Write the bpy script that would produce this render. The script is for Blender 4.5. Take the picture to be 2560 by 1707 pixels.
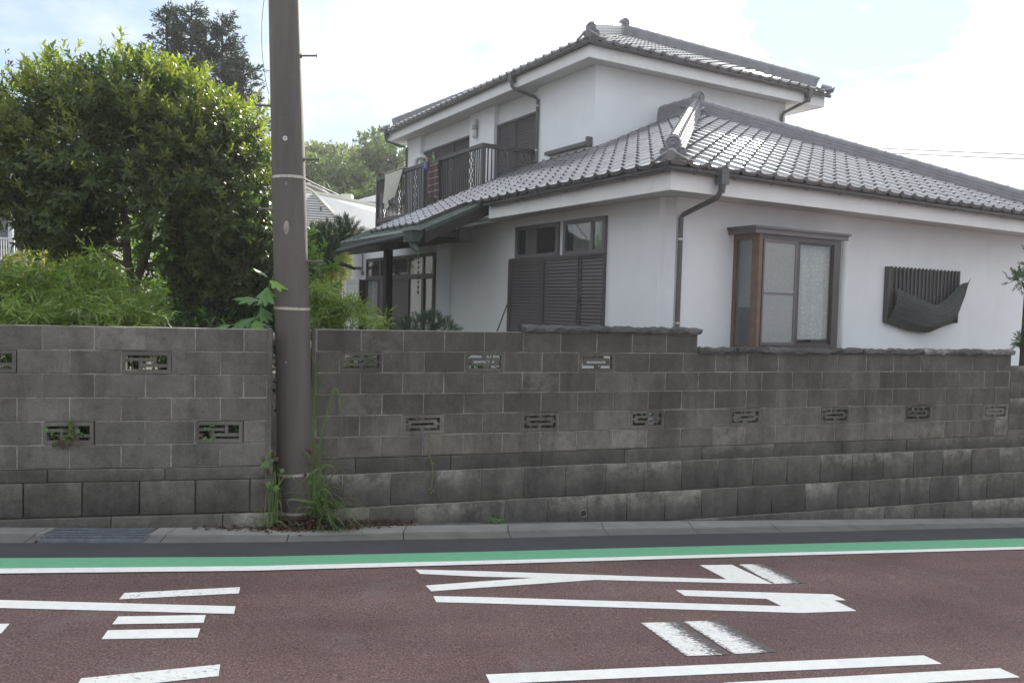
import bpy, bmesh, math, random
import numpy as np
from mathutils import Vector, Matrix, Quaternion
for o in list(bpy.data.objects): bpy.data.objects.remove(o)
random.seed(11); rng = np.random.default_rng(11)
S = bpy.context.scene
COL = S.collection
R = math.radians

# ------------------------------------------------------------------ camera
cam = bpy.data.cameras.new('camera'); camo = bpy.data.objects.new('camera', cam); COL.objects.link(camo)
cam.sensor_width = 36; cam.lens = 36 * 2032.8 / 2560; cam.clip_end = 3000; cam.clip_start = 0.05
_p, _r = R(-2.6207), R(1.4647)
_f = Vector((0, math.cos(_p), math.sin(_p))); _x0 = Vector((1, 0, 0)); _u0 = _x0.cross(_f)
_x = _x0 * math.cos(_r) + _u0 * math.sin(_r); _u = _x.cross(_f)
camo.matrix_world = Matrix(((_x.x, _u.x, -_f.x, 0), (_x.y, _u.y, -_f.y, 0), (_x.z, _u.z, -_f.z, 2.1), (0, 0, 0, 1)))
S.camera = camo

# ------------------------------------------------------------------ light
SUN_AZ, SUN_EL = R(17.6), R(28.0)
sunv = Vector((math.sin(SUN_AZ) * math.cos(SUN_EL), math.cos(SUN_AZ) * math.cos(SUN_EL), math.sin(SUN_EL)))
sl = bpy.data.lights.new('sun', 'SUN'); sl.energy = 5.0; sl.angle = R(0.53); sl.color = (1, .94, .84)
so = bpy.data.objects.new('sun', sl); COL.objects.link(so); so.rotation_euler = sunv.to_track_quat('Z', 'Y').to_euler()
so.location = sunv * 60

w = bpy.data.worlds.new('World'); S.world = w; w.use_nodes = True
nt = w.node_tree; nt.nodes.clear()
def N(t, ty, **k):
    n = t.nodes.new(ty)
    for a, b in k.items(): setattr(n, a, b)
    return n
def mth(t, op, a, b=None, c=None, clamp=False):
    n = N(t, 'ShaderNodeMath', operation=op); n.use_clamp = clamp
    for i, v in enumerate((a, b, c)):
        if v is None: continue
        if isinstance(v, (int, float)): n.inputs[i].default_value = v
        else: t.links.new(v, n.inputs[i])
    return n.outputs[0]
def mixc(t, fac, a, b, blend='MIX'):
    n = N(t, 'ShaderNodeMix', data_type='RGBA', blend_type=blend)
    for i, v in ((0, fac), (6, a), (7, b)):
        if isinstance(v, (int, float)): n.inputs[i].default_value = v
        elif isinstance(v, (tuple, list)): n.inputs[i].default_value = (*v, 1) if len(v) == 3 else v
        else: t.links.new(v, n.inputs[i])
    return n.outputs[2]
def noise(t, vec, scale, detail=4, rough=.55, dist=0.0):
    n = N(t, 'ShaderNodeTexNoise'); n.inputs['Scale'].default_value = scale; n.inputs['Detail'].default_value = detail
    n.inputs['Roughness'].default_value = rough; n.inputs['Distortion'].default_value = dist
    if vec is not None: t.links.new(vec, n.inputs['Vector'])
    return n.outputs[0]
def ramp(t, fac, pts):
    n = N(t, 'ShaderNodeValToRGB'); e = n.color_ramp.elements
    while len(e) < len(pts): e.new(.5)
    for k, (p, c) in enumerate(pts):
        e[k].position = p
        e[k].color = (c, c, c, 1) if isinstance(c, (int, float)) else (*c, 1)
    t.links.new(fac, n.inputs[0]); return n.outputs[0]
sky = N(nt, 'ShaderNodeTexSky', sky_type='NISHITA'); sky.sun_disc = False; sky.sun_elevation = SUN_EL; sky.sun_rotation = SUN_AZ
sky.air_density = 1.0; sky.dust_density = 1.0; sky.ozone_density = 1.2
tc = N(nt, 'ShaderNodeTexCoord'); sep = N(nt, 'ShaderNodeSeparateXYZ'); nt.links.new(tc.outputs['Generated'], sep.inputs[0])
zz = mth(nt, 'ADD', mth(nt, 'MAXIMUM', sep.outputs[2], 0.0), .16)
cmb = N(nt, 'ShaderNodeCombineXYZ')
nt.links.new(mth(nt, 'DIVIDE', sep.outputs[0], zz), cmb.inputs[0]); nt.links.new(mth(nt, 'DIVIDE', sep.outputs[1], zz), cmb.inputs[1])
dt = N(nt, 'ShaderNodeVectorMath', operation='DOT_PRODUCT'); nt.links.new(tc.outputs['Generated'], dt.inputs[0]); dt.inputs[1].default_value = sunv
def near(v, lo, hi):
    d = N(nt, 'ShaderNodeVectorMath', operation='DOT_PRODUCT'); nt.links.new(tc.outputs['Generated'], d.inputs[0]); d.inputs[1].default_value = Vector(v).normalized()
    m_ = N(nt, 'ShaderNodeMapRange', interpolation_type='SMOOTHSTEP'); nt.links.new(d.outputs['Value'], m_.inputs[0]); m_.inputs[1].default_value = lo; m_.inputs[2].default_value = hi
    return m_.outputs[0]
prox = near(sunv, .55, .93)
gap = mth(nt, 'MAXIMUM', near((-.36, .91, .24), .66, .96), mth(nt, 'MAXIMUM', mth(nt, 'MULTIPLY', near((.352, .878, .345), .980, .9995), 1.7), mth(nt, 'MULTIPLY', near((-.10, .96, .22), .90, .995), .82)))   # two breaks in the cloud
n1 = noise(nt, cmb.outputs[0], .9, 7, .58, .35)
n2 = noise(nt, cmb.outputs[0], 2.6, 7, .62, .25)
cov = mth(nt, 'ADD', mth(nt, 'ADD', mth(nt, 'MULTIPLY', n1, .50), mth(nt, 'MULTIPLY', n2, .50)), mth(nt, 'ADD', mth(nt, 'MULTIPLY', prox, .11), mth(nt, 'MULTIPLY', gap, -.20)))
cov = mth(nt, 'ADD', cov, .075)
mask = ramp(nt, cov, [(.37, 0.0), (.46, .42), (.60, 1.0)])
glow = mth(nt, 'POWER', mth(nt, 'MAXIMUM', dt.outputs['Value'], 0.0), 18)
n3 = noise(nt, cmb.outputs[0], 4.5, 6, .6, .4)
cbase = mixc(nt, ramp(nt, n3, [(.32, 0.0), (.62, 1.0)]), (4.1, 4.45, 5.1), (5.8, 5.9, 6.0))
ccol = mixc(nt, glow, cbase, (13, 12.5, 11.8))
# overcast parts brighten towards the zenith (standard overcast-sky law, softened)
zg = mth(nt, 'ADD', mth(nt, 'MULTIPLY', mth(nt, 'MAXIMUM', sep.outputs[2], 0.0), .85), .72)
ccol = mixc(nt, 1.0, ccol, zg, 'MULTIPLY')
skyc = mixc(nt, .80, mixc(nt, 1.0, sky.outputs[0], (7.0, 7.6, 8.8), 'DARKEN'), (2.7, 3.5, 4.7))
col = mixc(nt, mask, skyc, ccol)
bg = N(nt, 'ShaderNodeBackground'); bg.inputs[1].default_value = .1
nt.links.new(col, bg.inputs[0]); out = N(nt, 'ShaderNodeOutputWorld'); nt.links.new(bg.outputs[0], out.inputs[0])
S.view_settings.view_transform = 'Standard'; S.view_settings.look = 'None'; S.view_settings.gamma = 1
S.view_settings.use_curve_mapping = False
S.view_settings.exposure = 1.08
S.cycles.use_denoising = True
S.cycles.max_bounces = 8; S.cycles.transparent_max_bounces = 24
S.cycles.sample_clamp_indirect = 6

VEIL = .0009  # density of the air volume added to imitate lens veil
# ------------------------------------------------------------------ materials
MATS = {}
def newmat(name):
    m = bpy.data.materials.new(name); m.use_nodes = True; t = m.node_tree; t.nodes.clear()
    o = N(t, 'ShaderNodeOutputMaterial'); b = N(t, 'ShaderNodeBsdfPrincipled'); t.links.new(b.outputs[0], o.inputs[0])
    MATS[name] = m
    return m, t, b, o
def pos(t): return N(t, 'ShaderNodeNewGeometry').outputs['Position']
def objc(t): return N(t, 'ShaderNodeTexCoord').outputs['Object']
def stretch(t, v, s):
    n = N(t, 'ShaderNodeMapping'); n.inputs['Scale'].default_value = s; t.links.new(v, n.inputs[0]); return n.outputs[0]
def bump(t, b, h, strength, dist=.01):
    n = N(t, 'ShaderNodeBump'); n.inputs['Strength'].default_value = strength; n.inputs['Distance'].default_value = dist
    t.links.new(h, n.inputs['Height']); t.links.new(n.outputs[0], b.inputs['Normal'])
def sc(c, k): return tuple(min(1, x * k) for x in c)
def simple(name, c, rough=.6, var=.18, scale=6, fine=0.0, fscale=120, bmp=0.0, bscale=150, spec=.5, metal=0.0, objrand=0.0, streak=0.0):
    m, t, b, o = newmat(name); v = pos(t)
    col = ramp(t, noise(t, v, scale, 5, .6), [(.3, sc(c, 1 - var)), (.7, sc(c, 1 + var))])
    if fine: col = mixc(t, 1.0, col, ramp(t, noise(t, v, fscale, 2, .7), [(.3, 1 - fine), (.7, 1.0)]), 'MULTIPLY')
    if streak:
        sn = noise(t, stretch(t, v, (7, 7, .8)), 1.0, 5, .6)
        col = mixc(t, 1.0, col, ramp(t, sn, [(.38, 1 - streak), (.58, 1.0)]), 'MULTIPLY')
    if objrand:
        oi = N(t, 'ShaderNodeObjectInfo')
        col = mixc(t, 1.0, col, ramp(t, oi.outputs['Random'], [(0, 1 - objrand), (1, 1.0)]), 'MULTIPLY')
    t.links.new(col, b.inputs['Base Color']); b.inputs['Roughness'].default_value = rough
    b.inputs['Specular IOR Level'].default_value = spec; b.inputs['Metallic'].default_value = metal
    if bmp: bump(t, b, noise(t, v, bscale, 3, .65), bmp)
    return m
simple('plaster', (.765, .79, .81), .92, .04, 1.6, .06, 200, .35, 170, .2, streak=.015)
simple('white_paint', (.73, .745, .745), .6, .05, 2.5, .03, 90, spec=.35, streak=.02)
simple('soffit', (.58, .58, .56), .8, .04, 2)
simple('tile', (.225, .228, .245), .145, .15, 5, .08, 90, .02, 60, .9, objrand=.25, metal=.4)
simple('ridge', (.20, .205, .225), .34, .2, 6, .1, 90, .06, 80, .55)
simple('deck', (.05, .05, .05), .9)
simple('dark_metal', (.062, .059, .061), .45, .12, 4, .05, 80, spec=.5)
simple('gutter', (.078, .078, .084), .4, .12, 5, spec=.5)
simple('shutter', (.082, .073, .076), .5, .14, 3, .06, 90, spec=.45, objrand=.1)
simple('dark_wood', (.030, .025, .024), .7, .25, 12, .2, 60, .15, 60, .3)
simple('brown_wood', (.165, .105, .072), .5, .2, 10, .15, 70, spec=.4)
simple('frame_dark', (.055, .05, .052), .45, .1, 5)
simple('frame_purple', (.115, .103, .11), .45, .1, 5)
simple('copper', (.125, .165, .145), .55, .3, 9, .25, 60, .1, 80, .5)
simple('copper_dark', (.035, .05, .047), .6, .35, 8, .2, 60)
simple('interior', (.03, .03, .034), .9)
simple('interior_room', (.22, .2, .18), .9, .2, 3)
simple('cloth_shade', (.07, .076, .078), .95, .2, 14, .15, 300, spec=.1)
simple('towel', (.52, .54, .47), .95, .06, 8, .08, 300, .2, 300, .1)
simple('peg_purple_dark', (.06, .03, .05), .6); simple('peg_purple', (.14, .14, .30), .6); simple('peg_green', (.14, .36, .13), .5); simple('peg_orange', (.5, .26, .17), .5)
simple('steel', (.5, .49, .46), .35, .15, 12, metal=.85)
simple('grate', (.27, .295, .325), .4, .2, 10, metal=.6)
simple('bolt', (.12, .10, .10), .6, .2, 20)
simple('lamp_white', (.55, .54, .52), .4); simple('lamp_band', (.26, .25, .25), .4)
simple('concrete', (.27, .268, .255), .85, .14, 4, .22, 180, .3, 200, .3, objrand=.12)
simple('concrete_dark', (.165, .165, .16), .88, .16, 4, .22, 180, .3, 200, .3, objrand=.12); simple('mortar_dark', (.26, .25, .225), .95, .5, 7, .3, 120, .3, 150, .2)
simple('gravel_strip', (.15, .148, .142), .95, .3, 12, .5, 140, .8, 160, .2)
simple('asphalt', (.075, .077, .084), .9, .12, 3, .45, 220, .6, 240, .3)
simple('soil', (.06, .05, .04), .95, .3, 5, .3, 60)
simple('ground_mat', (.09, .085, .07), .95, .3, .4, .2, 20)
simple('hill_mat', (.035, .055, .02), .95, .4, .3)
simple('paper', (.62, .60, .55), .8, .08, 30)
simple('cream_wall', (.6, .58, .5), .9, .05, 2); simple('grey_wall', (.42, .41, .40), .9, .08, 1)
simple('pale_roof', (.62, .62, .60), .55, .06, 2, objrand=.06); simple('grey_roof', (.24, .25, .28), .5, .1, 2)
simple('bark', (.16, .125, .10), .9, .3, 14, .35, 70, .6, 40, .2)
simple('dark_bark', (.06, .048, .04), .9, .3, 14, .3, 70, .5, 40, .2)
simple('stem_green', (.16, .2, .07), .7, .2, 10)
simple('wire', (.02, .02, .022), .6); simple('wire_pale', (.12, .125, .13), .5)
simple('sticker', (.62, .6, .62), .5); simple('sticker_ink', (.12, .12, .13), .6)
simple('mortar', (.285, .275, .245), .95, .55, 7, .3, 120, .3, 150, .2)
simple('slat_white', (.62, .66, .66), .5, .04, 2); simple('slat_gap', (.3, .32, .33), .7)
simple('pole_band', (.46, .43, .37), .4, .25, 30, metal=.5)

def block_mat(name, base, light, patch, runoff=0.0, scuff=0.0, rand=.18):
    m, t, b, o = newmat(name); v = pos(t); oi = N(t, 'ShaderNodeObjectInfo')
    c = ramp(t, noise(t, v, 2.2, 6, .62), [(.28, sc(base, .72)), (.72, sc(base, 1.22))])
    st = noise(t, stretch(t, v, (4.5, 4.5, .9)), 1.0, 6, .66)
    c = mixc(t, 1.0, c, ramp(t, st, [(.34, .74), (.52, 1.0), (.7, 1.12)]), 'MULTIPLY')
    c = mixc(t, 1.0, c, ramp(t, oi.outputs['Random'], [(0, 1 - rand), (.5, .98), (1, 1 + rand * .8)]), 'MULTIPLY')
    # pale efflorescence on a few blocks, broken up by noise
    pm = mth(t, 'MULTIPLY', ramp(t, mth(t, 'FRACT', mth(t, 'MULTIPLY', oi.outputs['Random'], 37.7)), [(1 - patch, 0), (1 - patch + .08, 1)]),
             ramp(t, noise(t, v, 4.5, 6, .72), [(.42, 0), (.66, .85)]))
    if scuff:
        sob = N(t, 'ShaderNodeSeparateXYZ'); t.links.new(objc(t), sob.inputs[0])
        pm = mth(t, 'MULTIPLY', pm, ramp(t, mth(t, 'ADD', mth(t, 'MULTIPLY', sob.outputs[2], 2.6), .5), [(.42, 0.0), (.85, 1.0)]))
    c = mixc(t, pm, c, light)
    if runoff:      # grime washed down from the coping, in uneven tongues
        sz = N(t, 'ShaderNodeSeparateXYZ'); t.links.new(v, sz.inputs[0])
        tong = mth(t, 'ADD', mth(t, 'MULTIPLY', noise(t, stretch(t, v, (2.6, 2.6, .25)), 1.0, 5, .65), 1.7), mth(t, 'MULTIPLY', sz.outputs[2], .62))
        c = mixc(t, 1.0, c, ramp(t, mth(t, 'MULTIPLY', tong, .5), [(.62, 1.0), (.84, 1 - runoff), (1.0, 1 - runoff * 1.15)]), 'MULTIPLY')
    if scuff:       # weathered pale upper part of each battered block, dark damp foot
        so_ = N(t, 'ShaderNodeSeparateXYZ'); t.links.new(objc(t), so_.inputs[0])
        hgt = mth(t, 'ADD', mth(t, 'MULTIPLY', so_.outputs[2], 2.6), mth(t, 'MULTIPLY', mth(t, 'SUBTRACT', noise(t, v, 3.2, 6, .7), .5), 1.3))
        c = mixc(t, 1.0, c, ramp(t, mth(t, 'ADD', hgt, .5), [(.15, 1 - scuff), (.5, 1.0), (.95, 1 + scuff * 1.1)]), 'MULTIPLY')
    c = mixc(t, 1.0, c, ramp(t, noise(t, v, 13, 5, .7), [(.3, .80), (.5, 1.0), (.72, 1.14)]), 'MULTIPLY')
    sp = noise(t, v, 150, 3, .75)
    c = mixc(t, 1.0, c, ramp(t, sp, [(.32, .55), (.52, 1.0), (.72, 1.3)]), 'MULTIPLY')
    t.links.new(c, b.inputs['Base Color']); b.inputs['Roughness'].default_value = .95; b.inputs['Specular IOR Level'].default_value = .2
    bump(t, b, mth(t, 'ADD', mth(t, 'MULTIPLY', noise(t, v, 240, 3, .7), .6), noise(t, v, 30, 3, .6)), .35, .006)
    return m
block_mat('block_left', (.155, .147, .130), (.25, .24, .21), .08)
block_mat('block_right', (.150, .138, .119), (.27, .255, .215), .17, runoff=.34, rand=.20)
block_mat('retaining', (.10, .094, .086), (.30, .285, .25), .42, scuff=.26)
block_mat('retaining_left', (.108, .103, .092), (.24, .23, .20), .35, scuff=.38)
block_mat('coping', (.085, .085, .083), (.33, .31, .29), .35)

def road_mat():
    m, t, b, o = newmat('road_red'); v = pos(t)
    big = noise(t, v, .9, 5, .6)
    c = ramp(t, big, [(.3, (.120, .074, .070)), (.72, (.166, .110, .103))])
    sp = noise(t, v, 80, 4, .8)
    c = mixc(t, 1.0, c, ramp(t, sp, [(.33, .30), (.5, .95), (.68, 1.85)]), 'MULTIPLY')
    rt_ = N(t, 'ShaderNodeMapping'); rt_.inputs['Rotation'].default_value = (0, 0, -R(17)); t.links.new(v, rt_.inputs[0])
    c = mixc(t, 1.0, c, ramp(t, noise(t, stretch(t, rt_.outputs[0], (.12, 1.4, 1)), 1.0, 4, .6), [(.35, .86), (.65, 1.12)]), 'MULTIPLY')   # wheel paths
    c = mixc(t, ramp(t, noise(t, v, 34, 2, .5), [(.73, 0), (.78, .6)]), c, (.05, .042, .04))     # dark grit and spots
    grey = ramp(t, noise(t, v, 1.7, 6, .7, .4), [(.56, 0), (.74, .5)])
    c = mixc(t, grey, c, (.19, .165, .158))
    t.links.new(c, b.inputs['Base Color']); b.inputs['Roughness'].default_value = .92; b.inputs['Specular IOR Level'].default_value = .25
    bump(t, b, noise(t, v, 150, 3, .7), .7, .008)
road_mat()
def paint_mat(name, c, under, amount, band=False):
    """road paint worn by traffic; band: wear grows across the mark (uv x)"""
    m, t, b, o = newmat(name); v = pos(t)
    wn = noise(t, stretch(t, v, (26, 70, 40)), 1.0, 6, .75, .6)
    if band:
        uv = N(t, 'ShaderNodeTexCoord').outputs['UV']; s = N(t, 'ShaderNodeSeparateXYZ'); t.links.new(uv, s.inputs[0])
        g = ramp(t, s.outputs[0], [(0, .16), (.12, .04), (.45, .05), (.78, .22), (1, .34)])
        wn = mth(t, 'ADD', wn, g)
        mk = ramp(t, wn, [(.60, 0), (.68, 1)])
    else:
        mk = ramp(t, mth(t, 'ADD', wn, amount), [(.66, 0), (.72, 1)])
    cc = ramp(t, noise(t, v, 14, 4, .6), [(.3, sc(c, .9)), (.7, sc(c, 1.02))])
    cc = mixc(t, 1.0, cc, ramp(t, noise(t, v, 190, 2, .7), [(.3, .86), (.6, 1.0)]), 'MULTIPLY')
    if band:     # scraped primer lets the red asphalt show through in places
        under = mixc(t, ramp(t, noise(t, v, 22, 6, .75), [(.46, 0), (.60, .9)]), under, (.135, .092, .088))
    t.links.new(mixc(t, mk, cc, under), b.inputs['Base Color']); b.inputs['Roughness'].default_value = .7
    bump(t, b, noise(t, v, 170, 3, .7), .35, .005)
paint_mat('paint_white', (.79, .79, .76), (.16, .13, .125), 0.025)
paint_mat('paint_white_worn', (.79, .79, .76), (.07, .07, .07), .09)
paint_mat('paint_band', (.78, .78, .75), (.075, .074, .075), 0, True)
paint_mat('paint_green', (.135, .385, .225), (.08, .12, .09), .01)

def pole_mat():
    m, t, b, o = newmat('pole'); v = pos(t)
    c = ramp(t, noise(t, stretch(t, v, (5, 5, .5)), 1.0, 6, .65), [(.3, (.078, .066, .061)), (.7, (.130, .113, .106))])
    c = mixc(t, 1.0, c, ramp(t, noise(t, v, 230, 2, .7), [(.3, .62), (.62, 1.1)]), 'MULTIPLY')
    t.links.new(c, b.inputs['Base Color']); b.inputs['Roughness'].default_value = .62; b.inputs['Specular IOR Level'].default_value = .5
    bump(t, b, noise(t, v, 160, 3, .7), .35, .005)
pole_mat()

def leaf_mat(name, cols, rough=.4, trans=.35, tcol=None, spec=.5):
    m, t, b, o = newmat(name); g = N(t, 'ShaderNodeNewGeometry')
    rnd = g.outputs['Random Per Island']
    c = ramp(t, rnd, [(i / max(1, len(cols) - 1), k) for i, k in enumerate(cols)])
    c = mixc(t, 1.0, c, ramp(t, noise(t, g.outputs['Position'], 2.3, 3, .6), [(.3, .72), (.7, 1.2)]), 'MULTIPLY')
    t.links.new(c, b.inputs['Base Color']); b.inputs['Roughness'].default_value = rough; b.inputs['Specular IOR Level'].default_value = spec
    tr = N(t, 'ShaderNodeBsdfTranslucent')
    t.links.new(mixc(t, 1.0, c, tcol or (1.5, 1.7, .8), 'MULTIPLY'), tr.inputs[0])
    mx = N(t, 'ShaderNodeMixShader'); mx.inputs[0].default_value = trans
    t.links.new(b.outputs[0], mx.inputs[1]); t.links.new(tr.outputs[0], mx.inputs[2]); t.links.new(mx.outputs[0], o.inputs[0])
leaf_mat('leaf_osmanthus', [(.034, .064, .020), (.048, .084, .024), (.068, .104, .028), (.036, .064, .024)], .40, .38, (2.3, 2.5, .7), .4)
leaf_mat('leaf_osmanthus_young_lit', [(.12, .18, .035), (.155, .20, .042), (.18, .20, .06)], .38, .52, (1.9, 1.9, .7))  # young leaves, colour brightened to imitate sun on the crown top
leaf_mat('leaf_camellia', [(.02, .05, .018), (.03, .075, .02), (.05, .10, .022)], .28, .28, (2.2, 2.6, .6))
leaf_mat('leaf_backlit', [(.06, .13, .02), (.10, .18, .03), (.15, .2, .04)], .4, .5, (1.6, 1.8, .6))
leaf_mat('leaf_bamboo', [(.12, .20, .035), (.16, .25, .045), (.21, .28, .06), (.08, .155, .03)], .42, .42, (1.6, 1.6, .7))
leaf_mat('leaf_yellow', [(.24, .27, .06), (.32, .33, .08), (.16, .22, .05), (.28, .30, .11)], .5, .45, (1.4, 1.4, .8))
leaf_mat('leaf_pine', [(.03, .07, .035), (.045, .095, .045), (.025, .055, .03)], .5, .15)
leaf_mat('leaf_cedar', [(.030, .048, .036), (.042, .066, .046), (.06, .082, .06)], .6, .2)  # greens greyed towards blue to imitate distance in the colour
leaf_mat('leaf_far_a', [(.075, .12, .03), (.12, .17, .04), (.055, .10, .03)], .6, .35)
leaf_mat('leaf_far_b', [(.05, .08, .035), (.075, .11, .045), (.10, .13, .06)], .6, .3)
leaf_mat('leaf_far_c', [(.12, .15, .07), (.17, .19, .10), (.10, .13, .06)], .6, .35)
leaf_mat('leaf_big', [(.06, .15, .04), (.09, .20, .05)], .35, .4)
leaf_mat('leaf_big_bright', [(.16, .34, .04), (.2, .38, .06)], .35, .5)
leaf_mat('leaf_silver', [(.07, .115, .085), (.10, .15, .12)], .28, .2)
leaf_mat('leaf_grass', [(.12, .19, .055), (.17, .24, .075), (.09, .15, .045), (.22, .24, .11)], .45, .35)
leaf_mat('leaf_red', [(.055, .022, .016), (.08, .036, .024), (.045, .026, .02), (.09, .055, .03)], .6, .2, (1.3, 1, .8))
leaf_mat('leaf_gold', [(.4, .36, .05), (.5, .42, .08), (.3, .32, .05)], .5, .4, (1.2, 1.2, .8))

def glass_mat():
    m, t, b, o = newmat('glass'); t.nodes.remove(b)
    lwt = N(t, 'ShaderNodeLayerWeight'); fr5 = mth(t, 'ADD', mth(t, 'MULTIPLY', mth(t, 'POWER', lwt.outputs['Facing'], 5.0), .85), .075)
    gl = N(t, 'ShaderNodeBsdfGlossy'); gl.inputs['Roughness'].default_value = .02; gl.inputs[0].default_value = (.9, .93, .95, 1)
    tr = N(t, 'ShaderNodeBsdfTransparent'); tr.inputs[0].default_value = (.89, .905, .90, 1)
    mx = N(t, 'ShaderNodeMixShader'); t.links.new(fr5, mx.inputs[0])
    t.links.new(tr.outputs[0], mx.inputs[1]); t.links.new(gl.outputs[0], mx.inputs[2]); t.links.new(mx.outputs[0], o.inputs[0])
glass_mat()
def lace_mat(name, c, lo, hi):
    m, t, b, o = newmat(name); v = objc(t)
    vo = N(t, 'ShaderNodeTexVoronoi'); vo.inputs['Scale'].default_value = 26; t.links.new(v, vo.inputs[0])
    pat = ramp(t, mth(t, 'ADD', mth(t, 'MULTIPLY', vo.outputs[0], .8), mth(t, 'MULTIPLY', noise(t, v, 30, 3, .6), .5)), [(.40, hi), (.66, lo)])
    fine = noise(t, v, 240, 2, .5)
    tr = N(t, 'ShaderNodeBsdfTransparent'); d = N(t, 'ShaderNodeBsdfDiffuse'); d.inputs[0].default_value = (*c, 1)
    tl = N(t, 'ShaderNodeBsdfTranslucent'); tl.inputs[0].default_value = (*c, 1)
    a = N(t, 'ShaderNodeMixShader'); a.inputs[0].default_value = .3; t.links.new(d.outputs[0], a.inputs[1]); t.links.new(tl.outputs[0], a.inputs[2])
    mx = N(t, 'ShaderNodeMixShader'); t.links.new(pat, mx.inputs[0]); t.links.new(tr.outputs[0], mx.inputs[1]); t.links.new(a.outputs[0], mx.inputs[2])
    t.links.new(mx.outputs[0], o.inputs[0]); t.nodes.remove(b)
lace_mat('lace', (.82, .83, .83), .78, 1.0)
lace_mat('net_screen', (.50, .52, .52), .68, .76)
lace_mat('curtain_dim', (.36, .34, .33), .92, 1.0)
def plaid():
    m, t, b, o = newmat('plaid'); v = objc(t); s = N(t, 'ShaderNodeSeparateXYZ'); t.links.new(v, s.inputs[0])
    a = ramp(t, mth(t, 'FRACT', mth(t, 'MULTIPLY', s.outputs[2], 7.2)), [(.0, (.035, .028, .04)), (.40, (.07, .05, .06)), (.46, (.34, .27, .17)), (.56, (.06, .045, .05))])
    c = ramp(t, mth(t, 'FRACT', mth(t, 'MULTIPLY', s.outputs[1], 9.0)), [(.0, (.9, .9, .95)), (.5, (1.2, 1.1, 1.2)), (.8, (2.0, 1.8, 1.5)), (.9, (.8, .8, .8))])
    t.links.new(mixc(t, 1.0, a, c, 'MULTIPLY'), b.inputs['Base Color']); b.inputs['Roughness'].default_value = .95
plaid()

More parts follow.
